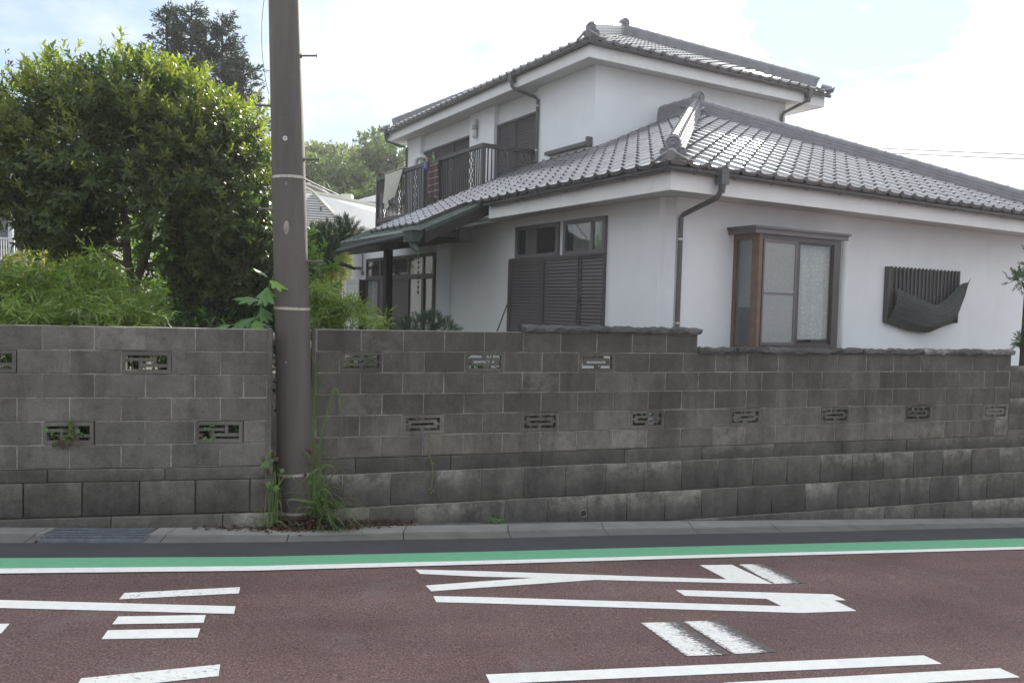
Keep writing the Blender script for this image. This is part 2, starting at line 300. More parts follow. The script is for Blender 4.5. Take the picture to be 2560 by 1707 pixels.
# ------------------------------------------------------------------ mesh helpers
class MB:
    def __init__(s, dz=0.0): s.v = []; s.f = []; s.dz = dz; s.uv = None
    def add(s, pts, faces):
        n = len(s.v); s.v += [(p[0], p[1], p[2] + s.dz) for p in pts]; s.f += [tuple(i + n for i in f) for f in faces]; return s
    def hexa(s, p):   # 4 bottom (ccw from above), 4 top
        return s.add(p, [(3, 2, 1, 0), (4, 5, 6, 7), (0, 1, 5, 4), (1, 2, 6, 5), (2, 3, 7, 6), (3, 0, 4, 7)])
    def box(s, x0, y0, z0, x1, y1, z1):
        if x0 > x1: x0, x1 = x1, x0
        if y0 > y1: y0, y1 = y1, y0
        if z0 > z1: z0, z1 = z1, z0
        return s.hexa([(x0, y0, z0), (x1, y0, z0), (x1, y1, z0), (x0, y1, z0), (x0, y0, z1), (x1, y0, z1), (x1, y1, z1), (x0, y1, z1)])
    def prism(s, poly, z0, z1):
        n = len(poly); a = sum(poly[i][0] * poly[(i + 1) % n][1] - poly[(i + 1) % n][0] * poly[i][1] for i in range(n))
        if a < 0: poly = poly[::-1]
        pts = [(p[0], p[1], z0) for p in poly] + [(p[0], p[1], z1) for p in poly]
        return s.add(pts, [tuple(range(n - 1, -1, -1)), tuple(range(n, 2 * n))] + [(i, (i + 1) % n, (i + 1) % n + n, i + n) for i in range(n)])
    def loft(s, ra, rb):  # two rings with equal counts, capped
        n = len(ra)
        return s.add(list(ra) + list(rb), [tuple(range(n - 1, -1, -1)), tuple(range(n, 2 * n))] + [(i, (i + 1) % n, (i + 1) % n + n, i + n) for i in range(n)])
    def tube(s, pts, r, n=8, cap=True):
        pts = [Vector(p) for p in pts]; rs = r if isinstance(r, (list, tuple)) else [r] * len(pts)
        up = Vector((0, 0, 1)); rings = []; base = len(s.v); px = None
        for i, p in enumerate(pts):
            d = (pts[min(i + 1, len(pts) - 1)] - pts[max(i - 1, 0)]).normalized()
            if px is None: px = d.cross(up if abs(d.z) < .95 else Vector((1, 0, 0))).normalized()
            px = (px - d * px.dot(d)).normalized(); py = d.cross(px)
            for k in range(n):
                a = 2 * math.pi * k / n; q = p + (px * math.cos(a) + py * math.sin(a)) * rs[i]
                s.v.append((q.x, q.y, q.z + s.dz))
        for i in range(len(pts) - 1):
            for k in range(n):
                a = base + i * n + k; b = base + i * n + (k + 1) % n; s.f.append((a, b, b + n, a + n))
        if cap:
            s.f.append(tuple(base + k for k in range(n - 1, -1, -1))); e = base + (len(pts) - 1) * n; s.f.append(tuple(e + k for k in range(n)))
        return s
    def cyl(s, p0, p1, r, n=12): return s.tube([p0, p1], r, n)
    def bar(s, p0, p1, wx, wz):   # rectangular bar between two points
        p0, p1 = Vector(p0), Vector(p1); d = (p1 - p0).normalized()
        x = d.cross(Vector((0, 0, 1)))
        x = Vector((1, 0, 0)) if x.length < .05 else x.normalized()
        y = x.cross(d); x = x * wx / 2; y = y * wz / 2
        ring = lambda p: [p - x - y, p + x - y, p + x + y, p - x + y]
        return s.loft([tuple(q) for q in ring(p0)], [tuple(q) for q in ring(p1)])
    def ball(s, c, r, n=10, m=6, sq=(1, 1, 1)):
        pts = [(c[0], c[1], c[2] - r * sq[2])]
        for j in range(1, m):
            b = -math.pi / 2 + math.pi * j / m
            for k in range(n):
                a = 2 * math.pi * k / n; pts.append((c[0] + r * sq[0] * math.cos(b) * math.cos(a), c[1] + r * sq[1] * math.cos(b) * math.sin(a), c[2] + r * sq[2] * math.sin(b)))
        pts.append((c[0], c[1], c[2] + r * sq[2])); f = []
        for k in range(n):
            f.append((0, 1 + (k + 1) % n, 1 + k)); e = 1 + (m - 2) * n; f.append((len(pts) - 1, e + k, e + (k + 1) % n))
            for j in range(m - 2):
                a = 1 + j * n + k; b = 1 + j * n + (k + 1) % n; f.append((a, b, b + n, a + n))
        return s.add(pts, f)
    def mesh(s, name, smooth=False):
        me = bpy.data.meshes.new(name); me.from_pydata(s.v, [], s.f); me.update()
        if smooth: me.shade_smooth()
        return me
    def build(s, name, mat, parent=None, smooth=False, **props):
        return link(s.mesh(name, smooth), name, mat, parent, **props)
def setp(o, label=None, cat=None, group=None, kind=None):
    if label: o['label'] = label
    if cat: o['category'] = cat
    if group: o['group'] = group
    if kind: o['kind'] = kind
    return o
def link(me, name, mat=None, parent=None, **props):
    if mat and not me.materials: me.materials.append(MATS[mat])
    o = bpy.data.objects.new(name, me); COL.objects.link(o)
    if parent: o.parent = parent
    return setp(o, **props)
def thing(name, loc, label, cat, group=None, rz=0.0, kind=None):
    o = bpy.data.objects.new(name, None); o.empty_display_size = .2; COL.objects.link(o)
    o.location = loc; o.rotation_euler = (0, 0, rz)
    return setp(o, label, cat, group, kind)
def fastmesh(name, V, F):
    """V (n,3) float, F (m,3) int triangles"""
    me = bpy.data.meshes.new(name); V = np.asarray(V, np.float32); F = np.asarray(F, np.int32)
    me.vertices.add(len(V)); me.vertices.foreach_set('co', V.ravel())
    me.loops.add(F.size); me.loops.foreach_set('vertex_index', F.ravel())
    me.polygons.add(len(F)); me.polygons.foreach_set('loop_start', np.arange(0, F.size, 3, dtype=np.int32))
    me.update(calc_edges=True); return me
def unit(a): return a / np.maximum(np.linalg.norm(a, axis=-1, keepdims=True), 1e-9)
def leaves(name, mat, parent, P, A, Nn, L, W, droop=.15, fold=.12, **props):
    """leaf blades: base P, axis A, rough normal Nn; four triangles each"""
    P = np.asarray(P); A = unit(np.asarray(A)); s = unit(np.cross(A, Nn)); n = np.cross(s, A)
    L = np.broadcast_to(np.asarray(L, float), (len(P),))[:, None]; W = np.broadcast_to(np.asarray(W, float), (len(P),))[:, None]
    c = P + A * L * .45
    V = np.stack([P, c + s * W * .5 + n * W * fold, P + A * L - n * L * droop, c - s * W * .5 + n * W * fold, c + n * L * .04], 1).reshape(-1, 3)
    b = (np.arange(len(P)) * 5)[:, None, None]
    F = (b + np.array([[0, 1, 4], [1, 2, 4], [2, 3, 4], [3, 0, 4]])[None]).reshape(-1, 3)
    return link(fastmesh(name, V, F), name, mat, parent, **props)
def sprig(base, dirs, k, stem, tilt, jit=.25):
    """k leaves spiralling up a short stem at every base point"""
    M = len(base); d = unit(dirs)
    ref = np.where(np.abs(d[:, 2:3]) < .9, np.array([[0, 0, 1.]]), np.array([[1., 0, 0]]))
    x = unit(np.cross(d, ref)); y = np.cross(d, x)
    i = np.arange(k)[None, :]; ph = i * 2.399 + rng.uniform(0, 6.28, (M, 1)); t = (i / max(1, k - 1))
    tl = tilt * (1.12 - .55 * t) + rng.normal(0, jit * .5, (M, k))
    rad = x[:, None] * np.cos(ph)[..., None] + y[:, None] * np.sin(ph)[..., None]
    A = d[:, None] * np.cos(tl)[..., None] + rad * np.sin(tl)[..., None]
    Nn = d[:, None] * np.sin(tl)[..., None] - rad * np.cos(tl)[..., None] + rng.normal(0, jit, (M, k, 3))
    P = base[:, None] + d[:, None] * (t * stem)[..., None]
    return P.reshape(-1, 3), A.reshape(-1, 3), Nn.reshape(-1, 3)
def shell(c, r, n, lo=.78, hi=1.04, lump=.16, up=.45, seed=0):
    """points in the outer shell of a lumpy ellipsoid, with outward directions"""
    g = np.random.default_rng(seed); d = unit(g.normal(size=(n, 3)))
    ph = g.uniform(0, 6.28, 6); k = g.normal(size=(6, 3)) * 2.6
    b = np.sum(np.sin(d @ k.T + ph), 1) / 6
    rad = g.uniform(lo, hi, n) + lump * b
    r = np.asarray(r); p = np.asarray(c) + d * r * rad[:, None]
    o = unit(d / r) + np.array([0, 0, up]) + g.normal(0, .3, (n, 3))
    return p, unit(o), rad
def grow(mb, p, d, length, r0, depth, spread=.6, gravity=.05, seg=4):
    """simple recursive limb"""
    pts = [Vector(p)]; d = Vector(d).normalized(); rs = [r0]
    for i in range(seg):
        d = (d + Vector((random.uniform(-.18, .18), random.uniform(-.18, .18), random.uniform(-.08, .14) + gravity))).normalized()
        pts.append(pts[-1] + d * length / seg); rs.append(r0 * (1 - .5 * (i + 1) / seg))
    mb.tube(pts, rs, 6)
    if depth:
        for k in range(random.choice((2, 3))):
            j = random.randint(2, seg); q = Vector((random.uniform(-1, 1), random.uniform(-1, 1), random.uniform(-.2, .8))) * spread
            grow(mb, pts[j], (d + q).normalized(), length * .7, rs[j] * .7, depth - 1, spread, gravity, seg)

# ------------------------------------------------------------------ ground and road
_c17, _s17 = math.cos(R(17)), math.sin(R(17))
def rz(x, y): return .0647 - .0512 * (x * _c17 + y * _s17)      # the street falls about 5 % to the right
def sheet(name, mat, poly, dz, kind='structure', label=None, cat=None, thick=0.0, uv=None, parent=None):
    """flat polygon lying on the sloping street, subdivided by triangulation only"""
    me = bpy.data.meshes.new(name)
    v = [(x, y, rz(x, y) + dz) for x, y in poly]; n = len(v); f = [tuple(range(n))]
    if thick:
        v += [(x, y, z - thick) for x, y, z in v]; f = [tuple(range(n))] + [(i, i + n, (i + 1) % n + n, (i + 1) % n) for i in range(n)]
    me.from_pydata(v, [], f); me.update()
    if me.polygons[0].normal.z < 0: me.flip_normals()
    if uv:
        l = me.uv_layers.new()
        for lp in me.loops:
            if lp.vertex_index < len(uv): l.data[lp.index].uv = uv[lp.vertex_index]
    return link(me, name, mat, parent, label=label, cat=cat, kind=kind)
def ext(pl, xl=-14.0, xr=18.0):
    a, b = pl[0], pl[1]; k = (b[1] - a[1]) / (b[0] - a[0]); L = (xl, a[1] + k * (xl - a[0]))
    a, b = pl[-2], pl[-1]; k = (b[1] - a[1]) / (b[0] - a[0]); Rr = (xr, b[1] + k * (xr - b[0]))
    return [L] + list(pl) + [Rr]
def band(a, b): return a + b[::-1]
GT = ext([(-3.679, 5.825), (-1.988, 6.279), (.047, 6.958), (.841, 7.235), (5.724, 8.903)])
GB = ext([(-3.545, 5.613), (-1.916, 6.060), (.047, 6.703), (1.9, 7.325), (5.473, 8.505)])
WB = ext([(-3.484, 5.517), (-1.883, 5.957), (.047, 6.603), (1.84, 7.212), (5.4, 8.395)])
GF = ext([(-3.898, 6.173), (-2.802, 6.463), (-1.827, 6.752), (-.861, 7.085), (.046, 7.385), (.892, 7.70), (2.832, 8.344), (6.102, 9.501)])
GM = ext([(-4.0, 6.36), (-2.828, 6.646), (-1.882, 6.917), (-.941, 7.254), (.046, 7.575), (.912, 7.899), (2.913, 8.591), (6.23, 9.705)])
GK = ext([(-4.108, 6.507), (-2.915, 6.849), (-1.95, 7.162), (-.97, 7.469), (.046, 7.835), (.943, 8.176), (6.395, 9.967)])
XR = 60.0
sheet('ground', 'ground_mat', [(-60, -60), (60, -60), (60, 34), (-60, -4)], -.06, label='bare earth under the street and its verges', cat='ground')
sheet('road', 'road_red', [(-40, -30), (40, -30), (40, GT[-1][1] + 7.5), (18, GT[-1][1]), *GT[::-1][1:-1], (-14, GT[0][1]), (-40, GT[0][1] - 7)], 0.0,
      label='maroon asphalt roadway sloping gently down to the right', cat='road')
sheet('road_shoulder', 'asphalt', band(GT, GF), .004, label='dark grey asphalt strip between green line and gutter', cat='road shoulder')
sheet('green_line', 'paint_green', band(GB, GT), .008, label='green painted strip along the road edge', cat='road marking')
sheet('edge_line', 'paint_white', band(WB, GB), .0085, label='solid white line beside the green strip', cat='road marking')
far_l, far_r = (-14, 5.2), (18, 15.0)
sheet('verge', 'gravel_strip', GK + [(18, 16.0), (6.6, 10.6), (0, 8.4), (-2.0, 7.6), (-5, 6.9), (-14, 4.9)], -.004, label='rough grey concrete strip at the foot of the block walls', cat='pavement')

# lettering painted on the road (seen from its side), stroke by stroke
MARKS = [
 ('paint_white_worn', [(-2.521, 5.221), (-2.541, 5.338), (-1.859, 5.607), (-1.827, 5.484)], 'short white stroke with a chipped upper edge, topmost of the left letter'),
 ('paint_white', [(-3.9, 4.985), (-3.2, 5.065), (-1.769, 5.249), (-1.735, 5.119), (-3.12, 4.94), (-3.85, 4.85)], 'long white stroke entering from the left frame edge'),
 ('paint_white', [(-2.368, 4.82), (-2.391, 4.943), (-1.897, 5.068), (-1.863, 4.943)], 'upper of two short parallel white bars in the left letter'),
 ('paint_white', [(-2.322, 4.603), (-2.35, 4.731), (-1.849, 4.854), (-1.814, 4.72)], 'lower of two short parallel white bars in the left letter'),
 ('paint_white', [(-3.5, 4.44), (-3.55, 4.58), (-2.925, 4.721), (-2.887, 4.58)], 'white stroke end just showing at the left frame edge'),
 ('paint_white_worn', [(-1.562, 4.394), (-1.521, 4.254), (-2.142, 3.974), (-2.184, 4.118)], 'badly chipped white stroke at the lower left of the road'),
 ('paint_white', [(-.712, 6.276), (-.663, 6.179), (-.201, 6.218), (.223, 6.288), (-.197, 6.105), (-.593, 5.924), (-.538, 5.809), (-.191, 5.963), (.71, 6.349),
                  (2.193, 6.585), (2.035, 6.93), (1.983, 7.051), (1.678, 6.966), (1.82, 6.62), (-.207, 6.355)], 'forked white stroke ending in a block near the green strip'),
 ('paint_white', [(-.516, 5.713), (-.183, 5.765), (2.087, 6.053), (2.021, 6.195), (1.37, 6.123), (1.324, 6.249), (2.625, 6.43), (2.681, 6.304), (2.58, 6.282),
                  (2.664, 6.069), (2.197, 5.931), (-.178, 5.639), (-.482, 5.597)], 'white stroke folded back in a hook at its right end'),
 ('paint_white', [(-.1, 4.512), (2.775, 5.28), (2.832, 5.158), (-.071, 4.395)], 'long straight white stroke across the lower right of the road'),
 ('paint_white', [(1.276, 4.632), (3.203, 5.159), (3.26, 5.033), (1.593, 4.572)], 'white stroke nearest the lower right corner'),
]
for m, pl, lb in MARKS: sheet('road_marking', m, pl, .0045, label=lb, cat='road marking')
for pl, lb in (([(2.041, 7.074), (2.286, 7.14), (2.5, 6.685), (2.202, 6.589)], 'worn white and black block beside the forked stroke'),
               ([(.933, 5.489), (1.219, 5.566), (1.438, 5.058), (1.135, 4.98)], 'left of two worn white blocks in the middle of the road'),
               ([(1.246, 5.575), (1.524, 5.652), (1.762, 5.152), (1.455, 5.069)], 'right of two worn white blocks in the middle of the road')):
    sheet('road_marking', 'paint_band', pl, .0045, label=lb, cat='road marking', uv=[(0, 1), (1, 1), (1, 0), (0, 0)])
# darker strips where blocks were scraped off
def lerp(a, b, t): return (a[0] + (b[0] - a[0]) * t, a[1] + (b[1] - a[1]) * t)

# gutter of concrete slabs with one steel grate
gut = thing('gutter', (0, 0, 0), 'concrete gutter of two-tone slabs along the road edge', 'gutter', kind='structure')
def along(pl, t):
    """point at arc length t (from x = -4)"""
    acc = 0.0
    for a, b in zip(pl, pl[1:]):
        l = math.hypot(b[0] - a[0], b[1] - a[1])
        if t <= acc + l or b is pl[-1]: return lerp(a, b, (t - acc) / l)
        acc += l
def length(pl): return sum(math.hypot(b[0] - a[0], b[1] - a[1]) for a, b in zip(pl, pl[1:]))
LG = length(GM)
def at_x(pl, x):
    for a, b in zip(pl, pl[1:]):
        if a[0] <= x <= b[0]: return lerp(a, b, (x - a[0]) / (b[0] - a[0]))
slabs = [-1.882, -.96, .0]
xs = [-13.5]; 
while xs[-1] < 17: xs.append(xs[-1] + .945)
xs = [x - (xs[12] + 1.882 - .0) + 0 for x in xs]
for x0, x1 in zip(xs, xs[1:]):
    if x1 < -7 or x0 > 11: continue
    hole = x0 < -3.3 < x1 or x0 < -2.95 < x1
    for lo, hi, dzz, nm in ((GF, GM, .006, 'gutter_slab'), (GM, GK, .02, 'kerb_slab')):
        segs = [(x0 + .004, x1 - .004)]
        if lo is GF and hole or hole:
            segs = []
            if x0 + .004 < -3.70: segs.append((x0 + .004, -3.71))
            if x1 - .004 > -2.97: segs.append((max(x0 + .004, -2.955), x1 - .004))
        for a, b in segs:
            if b - a < .03: continue
            p = [at_x(lo, a + .03 if lo is GF else a), at_x(lo, b + .03 if lo is GF else b), at_x(hi, b), at_x(hi, a)]
            sheet(nm, 'concrete_dark' if lo is GF else 'concrete', p, dzz, kind=None, thick=.05, parent=gut)
gr = thing('drain_grate', (0, 0, 0), 'blue-grey steel bar grate set in the gutter at left', 'drain grate')
mb = MB(); ga, gb, gc_, gd = (-3.66, 6.262), (-3.70, 6.56), (-2.975, 6.765), (-2.93, 6.455)
P3 = lambda p, dz: (p[0], p[1], rz(*p) + dz)
NB = 34
for i in range(NB + 1):
    t = i / NB; mb.bar(P3(lerp(ga, gd, t), .012), P3(lerp(gb, gc_, t), .012), .007, .03)
mb.build('grate_bars', 'grate', gr, kind='stuff')
for k in range(5):
    t = k / 4; MB().bar(P3(lerp(ga, gb, t), .014), P3(lerp(gd, gc_, t), .014), .012 if k in (0, 4) else .008, .034).build('cross_bar', 'grate', gr)
MB().prism([ga, gd, gc_, gb], rz(-3.3, 6.5) - .3, rz(-3.3, 6.5) - .14).build('sump', 'interior', gr)

# plots behind the walls
me = bpy.data.meshes.new('garden_ground')
me.from_pydata([(-60, -5.2, .66), (0, 8.15, .66), (60, 28.5, .66), (115, 145, .66), (-115, 145, .66), (-115, -5, .66)], [], [(0, 1, 2, 3, 4, 5)]); me.update()
link(me, 'garden_ground', 'soil', label='dark garden soil of the plots behind the walls', cat='ground', kind='structure')

# ------------------------------------------------------------------ block walls
def chamfer_block(w, h, d, c=.004, rough=0):
    """front at y=0 facing -y, chamfered front edge"""
    x0, x1 = -w / 2, w / 2; z0, z1 = -h / 2, h / 2
    v = [(x0 + c, 0, z0 + c), (x1 - c, 0, z0 + c), (x1 - c, 0, z1 - c), (x0 + c, 0, z1 - c),
         (x0, c, z0), (x1, c, z0), (x1, c, z1), (x0, c, z1), (x0, d, z0), (x1, d, z0), (x1, d, z1), (x0, d, z1)]
    f = [(0, 1, 2, 3)]
    for a, b in ((0, 4), (4, 8)):
        for i in range(4):
            j = (i + 1) % 4; f.append((a + i, b + i, b + j, a + j))
    f.append((11, 10, 9, 8))
    me = bpy.data.meshes.new('block'); me.from_pydata(v, [], f); me.update(); return me
BM = {}
def blockmesh(w, h, d, mat):
    k = (round(w, 3), round(h, 3), d, mat)
    if k not in BM:
        BM[k] = chamfer_block(w, h, d); BM[k].materials.append(MATS[mat])
    return BM[k]
def put(name, me, parent, x, y, z):
    o = bpy.data.objects.new(name, me); COL.objects.link(o); o.parent = parent
    o.location = (x, y + random.uniform(-.0022, .0022), z); o.rotation_euler = (random.uniform(-.003, .003), random.uniform(-.002, .002), random.uniform(-.003, .003))
    return o
def vent_left(mat):
    m = MB(); W, H, D = .39, .19, .055; x0, x1, z0, z1 = -W / 2, W / 2, -H / 2, H / 2; a, b = -.165, .165; c, d = -.064, .062
    m.box(x0, 0, z0, a, D, z1); m.box(b, 0, z0, x1, D, z1); m.box(a, 0, z0, b, D, c); m.box(a, 0, d, b, D, z1)
    fx = lambda t: a + (b - a) * t; fz = lambda t: d - (d - c) * t; y0, y1 = .010, .036
    m.box(fx(0), y0, fz(.42), fx(.63), y1, fz(.22)); m.box(fx(.30), y0, c, fx(.37), y1, fz(.42)); m.box(fx(.64), y0, fz(.58), fx(.72), y1, d)
    m.box(fx(.37), y0, fz(.80), b, y1, fz(.60)); return m.mesh('vent_block')
def vent_right(mat):
    m = MB(); W, H, D = .39, .19, .055; x0, x1, z0, z1 = -W / 2, W / 2, -H / 2, H / 2; a, b = -.168, .168; c, d = -.062, .066
    m.box(x0, 0, z0, a, D, z1); m.box(b, 0, z0, x1, D, z1); m.box(a, 0, z0, b, D, c); m.box(a, 0, d, b, D, z1)
    y0, y1 = .008, .034; o, i_ = .142, .112
    m.box(-o, y0, .014, o, y1, .041); m.box(-o, y0, -.035, o, y1, -.010)
    m.box(-o, y0, -.010, -i_, y1, .014); m.box(i_, y0, -.010, o, y1, .014)
    m.box(-.019, y0, .041, .019, y1, d); m.box(-.019, y0, c, .019, y1, -.035)
    m.box(a, y0, -.009, -o, y1, .015); m.box(o, y0, -.009, b, y1, .015); return m.mesh('vent_block')
VL = vent_left(0); VL.materials.append(MATS['block_left']); VR = vent_right(0); VR.materials.append(MATS['block_right'])

# left wall
lw = thing('block_wall', (0, 7.568, 0), 'grey concrete block wall left of the utility pole with green plants above it', 'wall', rz=R(12.135))
J0 = 1.825
VENT_L = {1: [-3.173, -4.37, -5.57], 4: [-3.767, -2.57, -4.96]}
for r_ in range(6):
    zc = J0 - .2 * r_ - .1; ph = -2.385 if r_ % 2 == 0 else -2.575
    x1 = -2.187; e = ph
    while x1 > -7.2:
        w_ = x1 - e; xc = (x1 + e) / 2
        if any(abs(xc - v) < .08 for v in VENT_L.get(r_, [])): put('vent_block', VL, lw, xc, 0, zc)
        else: put('block', blockmesh(w_ - .009, .1915, .10, 'block_left'), lw, xc, 0, zc)
        x1 = e; e -= .4
def mortar_core(parent, rects, y0, y1, name='mortar', mat='mortar'):
    m = MB()
    for x0, z0, x1, z1 in rects: m.box(x0, y0, z0, x1, y1, z1)
    return m.build(name, mat, parent)
def split_rects(x0, x1, zb, zt, vents, row0=J0):
    """rectangles covering a wall strip less the vent blocks"""
    out = []; r0 = 0
    for k in range(6):
        z1 = row0 - .2 * k; z0 = z1 - .2
        if z1 > zt + .01: continue
        vs = sorted(v for v in vents.get(k, []) if x0 < v < x1); a = x0
        for v in vs:
            out.append((a, z0, v - .197, z1)); a = v + .197
        out.append((a, z0, x1, z1))
    return out
mortar_core(lw, split_rects(-7.2, -2.187, .62, J0, VENT_L), .0045, .092)
MB().box(-2.186, -.003, .62, -2.15, .10, J0 + .002).build('end_render', 'block_left', lw)
x1 = -2.135
for w_ in (.885, .92, .9, .9, .9, .9):
    put('base_course', blockmesh(w_ - .006, .103, .16, 'retaining_left'), lw, x1 - w_ / 2, -.02, .567); x1 -= w_
x1 = -2.12
for w_ in [.2] + [.45] * 11:
    put('retaining_block', blockmesh(w_ - .012, .285, .18, 'retaining_left'), lw, x1 - w_ / 2, -.03, .367); x1 -= w_
x1 = -2.12
for w_ in [.42] + [.9] * 6:
    put('foundation_block', blockmesh(w_ - .008, .42, .2, 'retaining_left'), lw, x1 - w_ / 2, -.055, .005); x1 -= w_
MB().box(-7.2, .0, -.3, -2.15, .15, .618).build('mortar', 'retaining_left', lw)

# right wall
rw = thing('block_wall', (0, 8.035, 0), 'long stained dark block wall right of the utility pole with rough coping stones', 'wall', rz=R(18.27))
X0, X1 = -1.895, 6.535
VENT_R = {1: [-1.475, -.275, .925], 4: [-.88, .32, 1.52, 2.72, 3.92, 5.12, 6.27]}
for r_ in range(6):
    zc = J0 - .2 * r_ - .1; ph = .12 if r_ % 2 == 0 else .325
    xe = 2.09 if r_ == 0 else X1
    k = math.floor((X0 - ph) / .4); a = X0
    while a < xe - .02:
        b = min(ph + .4 * (k + 1), xe)
        if b - a < .03: k += 1; a = b; continue
        xc = (a + b) / 2; vs = [v for v in VENT_R.get(r_, []) if abs(v - xc) < .12]
        if vs: put('vent_block', VR, rw, xc, 0, zc); vs and VENT_R[r_].__setitem__(VENT_R[r_].index(vs[0]), xc)
        else: put('block', blockmesh(b - a - .0085, .192, .10, 'block_right'), rw, xc, 0, zc)
        a = b; k += 1
rects = [q for q in split_rects(X0, X1, .62, J0, VENT_R)]
rects = [(a, z0, min(c, 2.09), z1) if z1 > J0 - .01 else (a, z0, c, z1) for a, z0, c, z1 in rects]
mortar_core(rw, rects, .0045, .092, mat='mortar_dark')
MB().box(X0 - .03, .002, .3, X0 - .001, .10, J0).build('end_render', 'block_right', rw)
a = -2.02
for b in (-1.515, -.60, .343, 1.26, 2.18, 3.1, 4.02, 4.95, 5.87, 6.8, 7.7, 8.6, 9.5, 10.4, 11.3, 12.2):
    put('base_course', blockmesh(b - a - .006, .14, .16, 'retaining'), rw, (a + b) / 2, -.018, .548); a = b
for z, ph, y, lo in ((.322, .149, -.034, -1.9), (.007, .396, -.05, -1.9), (-.308, .17, -.066, .8), (-.623, .396, -.082, 6.0)):
    k = math.floor((lo - ph) / .4455); a = lo
    while a < 12:
        b = ph + .4455 * (k + 1)
        if b - a > .06: put('retaining_block', blockmesh(b - a - .009, .302, .18, 'retaining'), rw, (a + b) / 2, y, z).rotation_euler.x = -.05 + random.uniform(-.006, .006)
        a = b; k += 1
MB().box(-1.93, .01, -1.0, 12.1, .2, .50).build('mortar', 'coping', rw)
for z, y, lo in ((.322, -.022, -1.9), (.007, -.038, -1.9), (-.308, -.054, .8)): MB().box(lo, y, z - .158, 12.1, y + .06, z + .156).build('mortar', 'mortar_dark', rw)
def rough_stone(w, h, d, seed, amp=.012):
    g = random.Random(seed); nx = max(4, int(w / .045)); v = []; f = []; ring = 8
    for i in range(nx + 1):
        x = -w / 2 + w * i / nx
        sec = [(0, -h / 2), (-.012, -h * .18), (-.008, h * .25), (d * .18, h / 2), (d * .6, h / 2), (d * .98, h * .3), (d, -h * .2), (d * .9, -h / 2)]
        for y, z in sec: v.append((x + g.uniform(-.006, .006), y + g.uniform(-amp, amp), z + g.uniform(-amp, amp) * (1 if z > -h * .4 else .3)))
    for i in range(nx):
        for k in range(ring): a = i * ring + k; b = i * ring + (k + 1) % ring; f.append((a, a + ring, b + ring, b))
    f.append(tuple(range(ring))); f.append(tuple(nx * ring + k for k in range(ring - 1, -1, -1)))
    me = bpy.data.meshes.new('coping_stone'); me.from_pydata(v, [], f); me.update(); me.materials.append(MATS['coping']); return me
a = .10; i = 0
for b in (.56, 1.02, 1.50, 2.13):
    put('coping_stone', rough_stone(b - a - .008, .068, .15, i), rw, (a + b) / 2, -.02, J0 + .036); a = b; i += 1
a = 2.10
while a < 6.5:
    b = min(a + .44 + random.uniform(-.03, .03), 6.56)
    if 6.56 - b < .2: b = 6.56
    put('coping_stone', rough_stone(b - a - .006, .062, .15, i), rw, (a + b) / 2, -.022, J0 - .2 + .034); a = b; i += 1
MB().tube([(.797, -.058, -.018), (.797, .05, -.018)], .033, 14).build('weep_pipe', 'interior', rw)
pr = MB(); n = 16
for i in range(n):
    a0, a1 = 2 * math.pi * i / n, 2 * math.pi * (i + 1) / n
    if .35 < i / n < .0: continue
    q = lambda a, r, y: (.797 + r * math.cos(a), y, -.018 + r * math.sin(a) * 1.02)
    pr.add([q(a0, .033, -.062), q(a1, .033, -.062), q(a1, .039, -.062), q(a0, .039, -.062), q(a0, .033, -.04), q(a1, .033, -.04), q(a1, .039, -.04), q(a0, .039, -.04)],
           [(0, 1, 2, 3), (3, 2, 6, 7), (0, 4, 5, 1)])
pr.build('pipe_rim', 'mortar', rw)
# neighbour's lower wall continuing to the right
nw = thing('block_wall', (0, 8.035, 0), 'low dark block wall at the right frame edge, without coping', 'wall', rz=R(18.27))
for r_ in range(5):
    a = 6.56; k = 0
    while a < 12:
        b = a + (.2 if (k == 0 and r_ % 2) else .4); put('block', blockmesh(b - a - .0085, .192, .10, 'retaining'), nw, (a + b) / 2, .02, 1.49 - .2 * r_ - .1); a = b; k += 1
MB().box(6.56, .025, .49, 12.0, .115, 1.488).build('mortar', 'coping', nw)

# ------------------------------------------------------------------ utility pole
up = thing('utility_pole', (-1.94, 7.42, .03), 'dark brown concrete utility pole standing between the two block walls', 'utility pole')
PZ = 7.2; lean = Vector((-.0375, 0, 1))
pr_ = lambda z: .1665 - .0060 * z          # radius taper
pts = [lean * z for z in (-.3, 0, 1.2, 2.4, 3.6, 4.8, 6.0, 7.2)]
MB().tube(pts, [pr_(p.z) for p in pts], 40).build('shaft', 'pole', up, smooth=True)
def ring(z, h, r_add, mat, name, tilt=0.0, sag=None):
    m = MB(); n = 40; c = lean * z; vs = []
    for i in range(n):
        a = 2 * math.pi * i / n; dz = tilt * math.cos(a) + (sag or 0) * math.sin(a)
        for k, (rr, hh) in enumerate(((0, -h / 2), (r_add, -h / 2), (r_add, h / 2), (0, h / 2))):
            q = pr_(z) + rr - .0005; vs.append((c.x + q * math.cos(a), c.y + q * math.sin(a), c.z + hh + dz))
    fs = []
    for i in range(n):
        for k in range(4): a = i * 4 + k; b = ((i + 1) % n) * 4 + k; a2 = i * 4 + (k + 1) % 4; b2 = ((i + 1) % n) * 4 + (k + 1) % 4; fs.append((a, b, b2, a2))
    m.add(vs, fs); return m.build(name, mat, up)
for z, tl in ((3.155, .004), (1.98, -.003), (.475, .006), (.085 + .04, 0)):
    ring(z, .024, .004, 'pole_band', 'band', tl)
